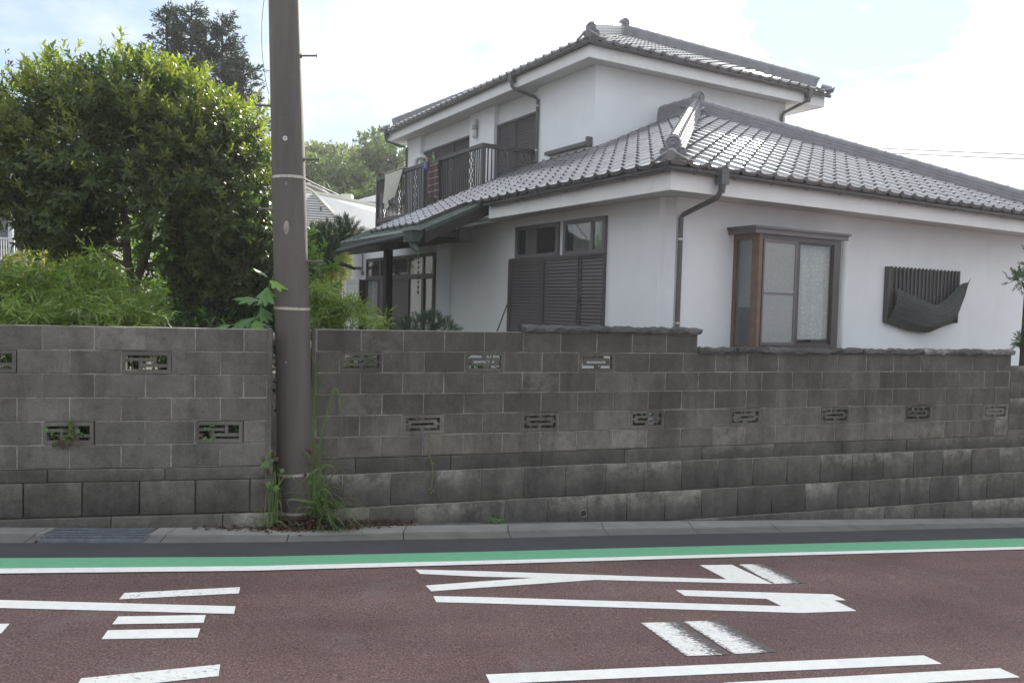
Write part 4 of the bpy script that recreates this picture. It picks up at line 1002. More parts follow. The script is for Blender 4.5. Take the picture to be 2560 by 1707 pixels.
# torn shade cloth sagging off the bars
def interp(pl, t):
    k = t * (len(pl) - 1); i = min(int(k), len(pl) - 2); return lerp(pl[i], pl[i + 1], k - i)
def smooth_pl(pl, n=40):
    out_ = [interp(pl, i / n) for i in range(n + 1)]
    for _ in range(3): out_ = [out_[0]] + [((a[0] + 2 * b[0] + c[0]) / 4, (a[1] + 2 * b[1] + c[1]) / 4) for a, b, c in zip(out_, out_[1:], out_[2:])] + [out_[-1]]
    return out_
top_ = smooth_pl([(4.60, -.905), (4.82, -.99), (5.05, -1.05), (5.30, -1.10), (5.52, -1.145), (5.68, -1.10), (5.85, -1.0), (6.06, -.82), (6.20, -.78), (6.33, -.705)])
bot_ = smooth_pl([(4.46, -1.40), (4.70, -1.45), (5.0, -1.517), (5.28, -1.545), (5.43, -1.545), (5.62, -1.50), (5.85, -1.45), (6.08, -1.405), (6.085, -1.39), (6.08, -1.38)])
shade = thing('shade_cloth', HM @ Vector((5.3, .36, H - 1.2)), 'torn dark shade cloth sagging off the barred window', 'shade cloth', rz=HR)
NJ = 14; v = []; f = []
def cloth_pt(i, j, push=0.0):
    t = j / NJ; a, b = top_[i], bot_[i]; s = i / 40
    x = a[0] + (b[0] - a[0]) * t; z = a[1] + (b[1] - a[1]) * t
    if s > .75: x += (6.10 - x) * .35 * math.sin(math.pi * t) * (s - .75) * 4
    y = .425 - .115 * math.sin(math.pi * min(1, t * .8 + .12)) * math.sin(math.pi * min(1, max(.04, s * 1.02))) ** .7 - .03 * math.sin(s * 9 + t * 4) - (.05 * (1 - t) if s > .85 else 0) - push
    if t > .8: y += (t - .8) * .30 * math.sin(math.pi * s)
    return (x - 5.3, y - .36, z + 1.2)
for pu in (0, .004):
    for j in range(NJ + 1):
        for i in range(41): v.append(cloth_pt(i, j, pu))
n1_ = 41 * (NJ + 1)
for j in range(NJ):
    for i in range(40):
        a = j * 41 + i; f.append((a, a + 41, a + 42, a + 1)); f.append((n1_ + a, n1_ + a + 1, n1_ + a + 42, n1_ + a + 41))
me = bpy.data.meshes.new('cloth'); me.from_pydata(v, [], f); me.update(); me.shade_smooth(); link(me, 'cloth', 'cloth_shade', shade)
for j in (3, 5, 7, 9, 11): MB().tube([cloth_pt(i, j, .005) for i in range(0, 41, 2)], .0035, 4).build('seam', 'frame_dark', shade)
for s_, zt in ((4.62, -.95), (4.60, -1.17), (6.14, -1.13)):
    m = MB(); a = (s_ - 5.3 - .10, .43 - .36, zt + 1.2); m.tube([a, (s_ - 5.3 + .02, .40 - .36, zt + 1.19)], .005, 5); m.build('tie', 'wire_pale', shade)
for x, zt in ((5.05, -.96), (5.50, -.98)):
    m = MB(); m.tube([(x - 5.3, .425 - .36, zt + 1.2), (x - 5.295, .41 - .36, zt + 1.13), (x - 5.31, .42 - .36, zt + 1.06)], [.003, .012, .003], 5); m.build('frayed_thread', 'wire_pale', shade)

# --- upper floor windows (recessed plane x = 2.47)
F3 = LX(2.47)
for a0, a1, cuts in ((6.64, 8.226, (7.5,)), (9.425, 11.95, (10.35, 11.35))):
    m = hb(); F3(m, a0 - .0, a1, .001, .09, 2.395, 2.44); F3(m, a1 - .03, a1, .001, .08, .7, 2.395); F3(m, a0, a0 + .03, .001, .08, .7, 2.395); m.build('window_head', 'frame_dark', house)
    e = [a0 + .03, *cuts, a1 - .03]
    for b0, b1 in zip(e, e[1:]): shutter('shutter', b0 + .002, b1 - .002, 2.392, .72, .052, .03 if b0 == e[0] else .045, F3, house, sub=False)
m = hb(); m.tube([(2.44, 11.90, 2.30), (2.38, 11.95, 2.33), (2.33, 12.1, 2.33), (2.31, 12.25, 2.28), (2.31, 12.33, 2.15), (2.31, 12.35, 1.9), (2.31, 12.36, .8)], .045, 10); m.build('duct', 'plaster', house)
lamp = hb(); lamp.tube([(2.30, 9.06, 2.30), (2.30, 9.06, 2.33), (2.30, 9.06, 2.48)], [.04, .052, .055], 12); lamp.tube([(2.30, 9.06, 2.56), (2.30, 9.06, 2.66), (2.30, 9.06, 2.70)], [.055, .05, .035], 12)
lamp = lamp.build('wall_lamp', 'lamp_white', house, smooth=True)
m = hb(); m.tube([(2.30, 9.06, 2.475), (2.30, 9.06, 2.565)], .064, 14); m.box(2.30, 9.03, 2.49, 2.36, 9.09, 2.55); m.build('lamp_band', 'lamp_band', lamp)

# --- balcony
bal = thing('balcony', (0, 0, 0), None, None); bal.parent = house
bu = 1.32; zb_, zt_ = .66, 1.69
hb().box(bu, 6.84, .50, 2.46, 12.28, .62).build('balcony_floor', 'frame_dark', bal)
for a in (6.80, 8.68, 9.48, 12.27): hb().box(bu - .035, a - .035, .45 if a > 10 or a < 7 else .62, bu + .035, a + .035, zt_ - .02).build('post', 'dark_metal', bal)
m = hb(); m.bar((bu, 6.76, zt_ - .01), (bu, 12.32, zt_ - .01), .075, .075); m.bar((bu, 6.8, .665), (bu, 12.27, .665), .05, .09); m.bar((bu + .035, 6.80, zt_ - .012), (2.45, 6.80, zt_ - .012), .075, .075); m.bar((bu, 6.80, .665), (2.45, 6.8, .665), .05, .08)
m.build('handrail', 'dark_metal', bal)
bme = MB(); bme.box(-.011, -.011, 0, .011, .011, .965); bme = bme.mesh('baluster'); bme.materials.append(MATS['dark_metal'])
def baluster(x, y):
    o = bpy.data.objects.new('baluster', bme); COL.objects.link(o); o.parent = bal; o.location = (x, y, H + .70)
def scroll(cx, cy, ax, wid):
    """cast lattice panel of mirrored scrolls"""
    m = hb(); n = 60
    g = lambda s_, z, d=0: (cx + (s_ if ax == 0 else d), cy + (s_ if ax == 1 else d), z)
    for sg in (-1, 1):
        for ph in (0, math.pi / 2):
            m.tube([g(sg * wid * .48 * abs(math.sin(2.5 * math.pi * i / n + ph)) ** .8, .70 + .95 * i / n) for i in range(n + 1)], .0095, 5)
    for k in range(5):
        z = .79 + .19 * k
        for sg in (-1, 1): m.tube([g(sg * (wid * .27 + .028 * math.cos(2 * math.pi * i / 10)), z + .04 * math.sin(2 * math.pi * i / 10)) for i in range(11)], .008, 4)
        m.ball(g(0, z + .095), .018, 6, 4)
    m.build('scroll_panel', 'dark_metal', bal)
for a0, a1, npan in ((6.84, 8.64, 2), (8.72, 9.44, 1), (9.52, 12.23, 3)):
    seg = (a1 - a0) / npan
    for k in range(npan):
        s0 = a0 + seg * k; c = s0 + seg * .5; wd = min(.22, seg * .3)
        scroll(bu, c, 1, wd)
        side = (seg - wd) / 2; nn = max(2, int(side / .085))
        for i in range(nn):
            baluster(bu, s0 + side * (i + .5) / nn); baluster(bu, s0 + seg - side * (i + .5) / nn)
scroll(1.72, 6.80, 0, .2); scroll(2.16, 6.80, 0, .2)
for x in (1.42, 1.50, 1.58, 1.88, 1.94, 2.0, 2.30, 2.38): baluster(x, 6.80)

# --- porch: copper roof under the tiles, beam, post, glazed entrance
cz = lambda u: -.215 + .455 * (u + 1.06)
def slab(m, u0_, u1_, v0_, v1_, t, top=cz, off=0.0):
    m.hexa([(u0_, v0_, top(u0_) - t + off), (u1_, v0_, top(u1_) - t + off), (u1_, v1_, top(u1_) - t + off), (u0_, v1_, top(u0_) - t + off), (u0_, v0_, top(u0_) + off), (u1_, v0_, top(u1_) + off), (u1_, v1_, top(u1_) + off), (u0_, v1_, top(u0_) + off)])
pr2 = thing('porch', (0, 0, 0), None, None); pr2.parent = house
m = hb(); slab(m, -1.06, .12, 4.28, 7.9, .022); m.build('copper_roof', 'copper', pr2)
for v_ in (4.36, 4.58, 6.95, 7.2, 7.45, 7.7):
    m = hb(); m.bar((-1.06, v_, cz(-1.06) + .008), (.1, v_, cz(.1) + .008), .022, .022); m.build('standing_seam', 'copper', pr2)
for k in range(3):
    uu_ = -.98 + .065 * k; m = hb(); m.bar((uu_, 4.3, cz(uu_) + .004), (uu_, 7.88, cz(uu_) + .004), .012, .012); m.build('standing_seam', 'copper', pr2)
m = hb(); slab(m, -1.03, .10, 4.34, 7.86, .05, off=-.024); m.build('roof_boards', 'dark_wood', pr2)
m = hb()
m.hexa([(-.97, 4.27, cz(-.97) - .235), (.10, 4.27, cz(.10) - .225), (.10, 4.315, cz(.10) - .225), (-.97, 4.315, cz(-.97) - .235), (-.97, 4.27, cz(-.97) - .03), (.10, 4.27, cz(.10) - .03), (.10, 4.315, cz(.10) - .03), (-.97, 4.315, cz(-.97) - .03)])
m.build('verge_board', 'dark_wood', pr2)
m = hb(); m.hexa([(-.98, 4.262, cz(-.98) - .075), (.10, 4.262, cz(.10) - .075), (.10, 4.27, cz(.10) - .075), (-.98, 4.27, cz(-.98) - .075), (-.98, 4.262, cz(-.98) - .024), (.10, 4.262, cz(.10) - .024), (.10, 4.27, cz(.10) - .024), (-.98, 4.27, cz(-.98) - .024)]); m.build('verge_capping', 'copper_dark', pr2)
m = hb(); m.box(-1.045, 4.30, -.345, -1.00, 7.88, -.225); m.build('eave_board', 'copper_dark', pr2)
m = hb(); pts_ = [(-1.10, 4.55, -.285), (-1.10, 5.6, -.315), (-1.10, 6.6, -.345), (-1.10, 7.95, -.39)]
m.tube(pts_, .036, 8); m.build('copper_gutter', 'copper_dark', pr2); m = hb(); m.tube([(p[0] - .012, p[1], p[2] + .042) for p in pts_], .007, 5); m.build('gutter_rim', 'copper', pr2)
m = hb(); m.box(-1.17, 4.30, -.40, -1.03, 4.62, -.23); m.add([(-1.19, 4.26, -.235), (-1.01, 4.26, -.235), (-1.01, 4.66, -.235), (-1.19, 4.66, -.235), (-1.13, 4.34, -.17), (-1.05, 4.34, -.17), (-1.05, 4.58, -.17), (-1.13, 4.58, -.17)], [(3, 2, 1, 0), (4, 5, 6, 7), (0, 1, 5, 4), (1, 2, 6, 5), (2, 3, 7, 6), (3, 0, 4, 7)])
m.tube([(-1.10, 4.42, -.40), (-1.10, 4.32, -.50), (-1.10, 4.22, -.55)], [.07, .05, .025], 8); m.build('copper_hopper', 'copper_dark', pr2)
# rain chain of little cups hanging from the hopper
m = hb(); m.tube([(-1.10, 4.2, -.50), (-1.10, 4.19, -1.20)], .0035, 5); rc = m.build('rain_chain', 'copper', pr2)
for k in range(9):
    z = -.56 - .072 * k; mm = hb(); mm.tube([(-1.10, 4.195, z - .03), (-1.10, 4.195, z + .012)], [.010, .019], 8); mm.build('chain_cup', 'copper_dark' if k % 3 else 'copper', rc)
hb().box(-.40, 4.20, -.35, -.295, 9.3, -.165).build('beam', 'dark_wood', pr2)
hb().box(-.46, 4.17, -.36, -.235, 4.199, -.155).build('beam_end', 'dark_wood', pr2)
hb().box(-.415, 7.22, -2.7, -.285, 7.36, -.35).build('post', 'dark_wood', pr2)
m = hb(); m.box(-1.0, 4.32, -.29, -.2, 4.42, -.2); m.build('rafter', 'dark_wood', pr2)
FP = LX(.184)
ent = sash(FP, 'entrance_window', 6.345, 9.79, -.83, -.405, .06, 'frame_dark', [(6.41, 6.78), (6.86, 7.46), (7.56, 8.5), (9.05, 9.70)], mull=[(6.82, .07), (7.51, .09), (8.5, .06), (8.98, .12)], curtains=[(6.88, 7.3, -.77, 'lace')])
m = hb(); FP(m, 6.345, 9.79, .001, .06, -.862, -.831); FP(m, 6.345, 6.40, .001, .05, -2.7, -.862); FP(m, 6.76, 6.86, .001, .05, -2.7, -.862); FP(m, 7.46, 7.56, .001, .05, -2.7, -.862); FP(m, 9.0, 9.08, .001, .05, -2.7, -.862); FP(m, 9.72, 9.79, .001, .05, -2.7, -.862); en2 = m.build('entrance_frame', 'frame_dark', pr2)
m = hb(); FP(m, 7.56, 9.0, .006, .036, -2.7, -.862); dr = m.build('door', 'shutter', pr2)
m = hb(); FP(m, 8.28, 8.30, .036, .038, -2.7, -.87); FP(m, 7.57, 8.28, .036, .038, -1.612, -1.598); m.build('door_groove', 'interior', dr)
for b0, b1 in ((6.40, 6.76), (6.86, 7.46), (9.08, 9.72)):
    m = hb(); FP(m, b0, b1, .001, .004, -2.7, -.862); m.build('dark_backing', 'interior', en2)  # dark panel, shade of the entrance hall put into its colour
    m = hb(); n = 14; v = []
    for i in range(n + 1):
        y = b0 + (b1 - b0) * i / n; x = .184 - .010 - .003 * math.sin(i * 1.9); v += [(x, y, -2.6), (x, y, -.87)]
    m.add(v, [(2 * i, 2 * i + 2, 2 * i + 3, 2 * i + 1) for i in range(n)]); m.build('curtain', 'lace', en2)
    m = hb(); FP(m, b0, b1, .02, .024, -2.7, -.862); m.build('pane', 'glass', en2)
sb = thing('shutter_box', (0, 0, 0), None, None); sb.parent = house
hb().box(.014, 9.84, -2.7, .183, 10.62, -.845).build('box_side', 'dark_wood', sb)
hb().box(-.0, 9.82, -2.7, .0135, 10.64, -.83).build('box_back', 'slat_gap', sb)
for k in range(15): hb().box(-.014, 9.82, -.935 - .105 * k + .004, -.0005, 10.64, -.83 - .105 * k).build('siding_board', 'slat_white', sb)
m = hb(); m.box(.05, 10.15, -.62, .183, 10.25, -.56); m.tube([(.16, 10.05, -.28), (.16, 10.05, -.70)], .012, 6); m.box(.14, 10.02, -.74, .183, 10.08, -.66); m.build('door_lamp', 'bolt', house)
hb().box(.44 - .02, 6.02, -.52, .45, 6.06, -.40).build('wall_plate', 'sticker', house)

# --- things on the balcony and by the wall
def sheetcloth(name, label, cat, mat, corners, n=18, m_=22, fold=.03, nf=5, x0=1.27, seed=0, group=None):
    """hanging cloth; corners: top-left, top-right, bottom-left, bottom-right as (y, z) in house axes; thickness 6 mm"""
    g = random.Random(seed); ph = g.uniform(0, 6); v = []; f = []
    tl, tr, bl, br = corners; cy = (tl[0] + tr[0]) / 2; zc = tl[1]
    root = thing(name, HM @ Vector((x0, cy, H + zc)), label, cat, group, rz=HR)
    for side in (0, .006):
        for j in range(m_ + 1):
            t = j / m_
            for i in range(n + 1):
                s = i / n; a, b = lerp(tl, bl, t), lerp(tr, br, t); y = a[0] + (b[0] - a[0]) * s; z = a[1] + (b[1] - a[1]) * s
                if len(seed_tip) and name == 'towel': z -= .20 * t * math.exp(-((s - .36) / .18) ** 2)
                x = fold * math.sin(s * nf * 6.28 + ph + t) * (.25 + .75 * t) - side - .012 * t
                if j == 0: x += .03
                v.append((x, y - cy, z - zc))
    k = (n + 1) * (m_ + 1)
    for j in range(m_):
        for i in range(n): a = j * (n + 1) + i; f += [(a, a + n + 1, a + n + 2, a + 1), (k + a, k + a + 1, k + a + n + 2, k + a + n + 1)]
    me = bpy.data.meshes.new('cloth'); me.from_pydata(v, [], f); me.update(); me.shade_smooth(); link(me, 'cloth', mat, root); return root
seed_tip = [1]
tw = sheetcloth('towel', 'pale green towel draped over the balcony rail', 'towel', 'towel', ((11.64, 1.74), (10.52, 1.74), (11.70, 1.08), (11.02, 1.12)), fold=.03, nf=4, x0=1.255, seed=3)
m = MB(); m.hexa([(-.02, -.56, 0), (.11, -.56, 0), (.11, .56, 0), (-.02, .56, 0), (-.02, -.56, .012), (.11, -.56, .012), (.11, .56, .012), (-.02, .56, .012)]); m.build('fold_over', 'towel', tw)
sheetcloth('shirt', 'dark plaid shirt pegged to the balcony rail', 'shirt', 'plaid', ((9.03, 1.66), (8.64, 1.66), (9.08, .92), (8.62, .88)), fold=.035, nf=2.5, x0=1.25, seed=5)
for y, z, mt, lb in ((9.26, 1.66, 'peg_purple', 'purple laundry peg cluster on the rail left of the plaid shirt'), (8.88, 1.70, 'peg_green', 'bright green hanger hook above the plaid shirt'), (9.20, 1.75, 'peg_orange', 'orange laundry peg standing above the purple pegs')):
    o = thing('laundry_peg', HM @ Vector((1.24, y, H + z)), lb, 'laundry peg', 'laundry pegs on the balcony', rz=HR)
    m = MB()
    if mt == 'peg_green': m.tube([(0, .05 * math.cos(t_), .07 * math.sin(t_)) for t_ in [k * .45 for k in range(12)]], .014, 6); m.tube([(0, 0, .07), (0, .01, .16)], .008, 5)
    elif mt == 'peg_purple': m.box(-.02, -.06, -.12, .02, -.01, .04); m.box(-.02, 0, -.09, .02, .045, .05); m.box(-.015, .05, -.16, .015, .08, .0)
    else: m.box(-.015, -.03, -.05, .015, .0, .03); m.box(-.015, .005, -.05, .015, .035, .035)
    m.build('peg', mt, o)
pl = thing('garden_stick', HM @ Vector((.30, 4.55, H - 2.0)), 'thin dark stick leaning against the left edge of the big shutters', 'stick', rz=HR)
m = MB(); m.tube([(.0, .0, -.5), (.05, -.15, .25), (.10, -.55, .95)], [.012, .012, .010], 7); m.build('shaft', 'dark_metal', pl); m = MB(); m.tube([(.03, -.07, .08), (.035, -.085, .14)], .017, 7); m.build('joint', 'bolt', pl)

# ------------------------------------------------------------------ neighbours and hill behind
me = bpy.data.meshes.new('hill'); V = []; F = []
NX, NY = 40, 12
for j in range(NY + 1):
    for i in range(NX + 1):
        x = -70 + 150 * i / NX; y = 38 + 70 * j / NY
        z = .2 + 11.5 * (1 / (1 + math.exp(-(j / NY - .28) * 11))) * math.exp(-((x + 18) / 26) ** 2) + .5 * math.sin(x * .3 + j)
        V.append((x, y, z))
for j in range(NY):
    for i in range(NX): a = j * (NX + 1) + i; F.append((a, a + 1, a + NX + 2, a + NX + 1))
me.from_pydata(V, [], F); me.update(); me.shade_smooth(); link(me, 'hill', 'hill_mat', label='wooded hillside rising behind the neighbouring roofs', cat='hill', kind='structure')

# pale hipped roof right of the pole
n1h = thing('house', (-6.0, 24, .3), 'neighbour house with a pale hipped slate roof, behind the pine', 'house')
Hn = lambda x, y, z: (x + 6.0, y - 24, z - .3)
def face(name, pts, mat, parent, t=.05, **k):
    """flat panel with thickness t, extruded away from its normal"""
    p = [Vector(q) for q in pts]; n_ = (p[1] - p[0]).cross(p[2] - p[0]).normalized(); m = MB(); m.loft([tuple(q - n_ * t) for q in p], [tuple(q) for q in p]); return m.build(name, mat, parent, **k)
apx, hb_, rR, fR = Hn(-5.93, 24, 5.20), Hn(-4.80, 23.2, 4.15), Hn(-1.2, 26.5, 4.55), Hn(-1.2, 24.5, 3.9)
lb, lt = Hn(-8.2, 22.6, 4.16), Hn(-8.6, 25.2, 5.1)
rf = face('roof', [apx, Hn(-6.6, 22.9, 4.2), hb_], 'pale_roof', n1h)
face('roof', [apx, hb_, fR, rR], 'pale_roof', n1h); face('roof', [Hn(-9.5, 23.2, 4.2), Hn(-6.6, 22.9, 4.2), apx, Hn(-8.5, 25, 5.15)], 'pale_roof', n1h)
for k in range(13):   # courses on the hip end
    t = (k + .5) / 13; a = Vector(apx).lerp(Vector(Hn(-6.6, 22.9, 4.2)), t); b = Vector(apx).lerp(Vector(hb_), t); m = MB(); m.bar(a + Vector((0, -.01, .012)), b + Vector((0, -.01, .012)), .03, .022); m.build('roof_course', 'grey_roof', rf)
for k in range(22):
    t = (k + .5) / 22; a = Vector(apx).lerp(Vector(hb_), t); b = Vector(rR).lerp(Vector(fR), t); m = MB(); m.bar(a + Vector((0, 0, .004)), b + Vector((0, 0, .004)), .012, .012); m.build('roof_course', 'pale_roof', rf)
for a, b in ((apx, hb_), (apx, rR), (hb_, fR)): m = MB(); m.bar(Vector(a) + Vector((0, 0, .03)), Vector(b) + Vector((0, 0, .03)), .10, .07); m.build('ridge_cap', 'cream_wall', rf)
m = MB(); m.prism([Hn(-8.8, 23.5, 0)[:2], Hn(-1.6, 24.6, 0)[:2], Hn(-1.6, 28, 0)[:2], Hn(-8.8, 28, 0)[:2]], 0, 3.75); m.build('wall', 'cream_wall', n1h)
m = MB(); m.tube([Hn(-5.55, 23.35, 4.62), Hn(-5.55, 23.35, 4.72)], .03, 6); m.build('vent', 'dark_metal', n1h)
n2h = thing('house', (-6.5, 30, .3), 'neighbour building with a low grey parapet behind the pale hipped roof', 'house')
H2 = lambda x, y, z: (x + 6.5, y - 30, z - .3)
face('roof', [H2(-7.4, 28, 6.15), H2(-6.58, 28, 5.86), H2(-6.58, 31, 5.86), H2(-7.4, 31, 6.25)], 'pale_roof', n2h)
face('roof', [H2(-8.6, 28.2, 5.5), H2(-6.5, 27.9, 5.6), H2(-7.3, 29, 6.2), H2(-9, 29, 6.3)], 'cream_wall', n2h)
m = MB(); m.hexa([H2(-8.8, 28, 5.2), H2(-5.73, 28, 5.2), H2(-5.73, 31, 5.2), H2(-8.8, 31, 5.2), H2(-8.8, 28, 5.86), H2(-5.73, 28, 5.62), H2(-5.73, 31, 5.62), H2(-8.8, 31, 5.86)]); m.build('parapet', 'grey_wall', n2h)
m = MB(); m.box(*H2(-5.95, 27.9, 5.40), *H2(-5.6, 28.3, 5.70)); m.build('end_block', 'pale_roof', n2h); m = MB(); m.box(*H2(-8.7, 28.05, .3), *H2(-4.5, 31, 5.2)); m.build('wall', 'cream_wall', n2h)
m = MB(); m.bar(H2(-8.8, 27.97, 5.88), H2(-5.73, 27.97, 5.64), .12, .04); m.build('parapet_cap', 'pale_roof', n2h)
n3h = thing('house', (-5.5, 33, .3), 'small far house with a dark grey roof beside the balcony', 'house')
H3 = lambda x, y, z: (x + 5.5, y - 33, z - .3)
face('roof', [H3(-6.3, 32, 5.98), H3(-4.6, 32, 5.92), H3(-4.6, 34, 6.7), H3(-5.4, 34, 6.6)], 'grey_roof', n3h, .1)
face('roof', [H3(-7.0, 33, 5.85), H3(-6.2, 33, 5.95), H3(-5.8, 34, 6.3), H3(-6.9, 34, 6.25)], 'grey_roof', n3h, .1)
m = MB(); m.box(*H3(-6.3, 32.3, .3), *H3(-4.2, 35, 5.9)); m.build('wall', 'cream_wall', n3h); m = MB(); m.box(*H3(-5.85, 32.2, 5.3), *H3(-4.4, 32.29, 5.78)); m.build('window', 'frame_dark', n3h)

# pale house far left, its balcony showing under the tree
nl = thing('house', (-13, 20, .3), 'pale neighbour house with a railed balcony at the left frame edge', 'house')
HLf = lambda x, y, z: (x + 13, y - 20, z - .3)
m = MB(); m.box(*HLf(-18, 21.2, .3), *HLf(-11.9, 27, 5.6)); m.build('wall', 'grey_wall', nl)
m = MB(); m.box(*HLf(-18.3, 19.4, 4.15), *HLf(-11.75, 21.2, 4.3)); m.box(*HLf(-18.5, 20.6, 5.6), *HLf(-11.5, 27.3, 5.75)); m.build('eaves', 'pale_roof', nl)
for k in range(9): m = MB(); m.box(*HLf(-18, 21.12, 4.32 + .14 * k), *HLf(-11.9, 21.2, 4.44 + .14 * k)); m.build('siding_board', 'pale_roof', nl)
m = MB(); m.box(*HLf(-13.6, 21.12, 3.2), *HLf(-12.25, 21.2, 4.1)); wn = m.build('window', 'frame_dark', nl); m = MB(); m.box(*HLf(-13.5, 21.10, 3.25), *HLf(-12.95, 21.115, 4.05)); m.build('pane', 'glass', wn)
m = MB(); m.box(*HLf(-18, 19.4, .3), *HLf(-11.2, 21.1, 2.78)); m.build('balcony_base', 'concrete', nl)
m = MB(); m.box(*HLf(-18, 19.42, 3.33), *HLf(-11.8, 19.47, 3.38)); m.box(*HLf(-18, 19.42, 2.84), *HLf(-11.8, 19.47, 2.88)); rl = m.build('railing', 'slat_white', nl)
for x in (-12.42, -11.98, -13.6): m = MB(); m.box(*HLf(x - .05, 19.4, 2.78), *HLf(x + .05, 19.5, 4.15)); m.build('post', 'slat_white', nl)
for k in range(40): m = MB(); x = -14.2 + .06 * k; m.box(*HLf(x - .008, 19.43, 2.88), *HLf(x + .008, 19.45, 3.33)); m.build('baluster', 'slat_white', rl)

# overhead wires
for k, (a, b, lb) in enumerate((((5.0, 27, 7.75), (24, 25, 7.05), 'upper of two thin wires crossing the sky behind the right roof'), ((5.0, 27, 7.62), (24, 25, 6.9), 'lower of two thin wires crossing the sky behind the right roof'),
                     ((-6.9, 23.2, 5.95), (-5.2, 34, 5.75), 'upper thin wire sloping in front of the hillside trees'), ((-6.9, 23.2, 5.72), (-5.2, 34, 5.45), 'lower thin wire sloping in front of the hillside trees'))):
    m = MB(); pts = []
    for i in range(13): t = i / 12; q = Vector(a).lerp(Vector(b), t); q.z -= 4 * .14 * t * (1 - t); pts.append(q)
    m.tube(pts, .013 if k < 2 else .011, 5); o = m.build('overhead_wire', 'wire_pale' if k < 2 else 'wire'); setp(o, lb, 'wire', 'overhead wires')

# ------------------------------------------------------------------ plants
def crown_from(name, mat, parent, parts, k, stem, tilt, L, W, kind='stuff', droop=.15, jit=.25, fold=.12):
    P, D = np.concatenate([p[0] for p in parts]), np.concatenate([p[1] for p in parts])
    a, b, c = sprig(P, D, k, stem, tilt, jit); n = len(a)
    return leaves(name, mat, parent, a, b, c, rng.uniform(L[0], L[1], n), rng.uniform(W[0], W[1], n), droop, fold, kind=kind)
# the big clipped evergreen
ot = thing('evergreen_tree', (-4.3, 9.3, .3), 'large round evergreen tree with glossy leaves above the left wall', 'tree')
org = np.array([-4.3, 9.3, .3])
lob = [((-4.30, 9.35, 3.45), (1.42, 1.25, 1.18), 3700, 1), ((-5.2, 9.2, 3.55), (.95, .9, .85), 1500, 2), ((-5.9, 9.2, 3.85), (.5, .7, .45), 420, 9), ((-3.35, 9.35, 3.30), (.68, .85, .95), 1350, 3), ((-4.45, 9.2, 4.25), (.85, .8, .48), 850, 4),
       ((-3.40, 9.5, 2.55), (.62, .7, .62), 850, 5), ((-5.05, 9.1, 2.85), (.55, .6, .42), 500, 6), ((-3.75, 9.2, 4.0), (.6, .6, .5), 520, 8)]
parts = []; young = []
for c, r, n, s in lob:
    p, o, rad = shell(c, r, n, .62, 1.06, .26, .55, s)
    cl = np.sin(p[:, 0] * 8.3 + 1) * np.sin(p[:, 1] * 7.1 + 2) + np.sin(p[:, 2] * 8.9 + p[:, 0] * 3) * .8; kk = ~((cl > .55) & (rad > .82)); p, o, rad = p[kk], o[kk], rad[kk]
    keep = ~((p[:, 2] < 2.72) & (p[:, 0] > -4.75) & (p[:, 0] < -3.95))
    keep &= ~((p[:, 2] < 2.95) & (np.abs(p[:, 0] + 4.3) < .28))
    p, o, rad = p[keep], o[keep], rad[keep]
    yg = (rad > .84) & (o[:, 2] > .42) & (rng.random(len(p)) < np.clip((p[:, 2] - 2.6) / 1.0, .15, .85))  # more young leaves high and outward, imitating the sunlit top
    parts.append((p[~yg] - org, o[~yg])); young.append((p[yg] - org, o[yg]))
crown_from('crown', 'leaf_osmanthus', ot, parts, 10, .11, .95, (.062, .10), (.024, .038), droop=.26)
crown_from('young_lit_leaves', 'leaf_osmanthus_young_lit', ot, young, 10, .11, .75, (.06, .098), (.021, .032), droop=.25)
g = np.random.default_rng(5); tops = []
for x in (-5.35, -5.18, -4.95, -4.78, -4.62, -4.5, -4.38, -4.2, -4.02, -3.85, -3.62, -3.48, -5.5): tops.append((x + g.uniform(-.05, .05), 9.25 + g.uniform(-.3, .3), 4.30 + .42 * math.exp(-((x + 4.55) / .85) ** 2) + g.uniform(-.03, .1)))
tp = np.array(tops) - org; td = np.array([[g.uniform(-.25, .25), g.uniform(-.2, .2), 1] for _ in tops])
crown_from('top_shoots', 'leaf_osmanthus_young_lit', ot, [(tp, td)], 12, .22, .85, (.08, .12), (.024, .034), droop=.3)
m = MB(); o_ = Vector((-4.3, 9.3, .3)); q = lambda *p: [Vector(v) - o_ for v in p]
m.tube(q((-4.27, 9.3, .2), (-4.29, 9.3, 1.2), (-4.31, 9.3, 1.9), (-4.33, 9.3, 2.26)), [.075, .062, .055, .06], 10); m.build('trunk', 'bark', ot, smooth=True)
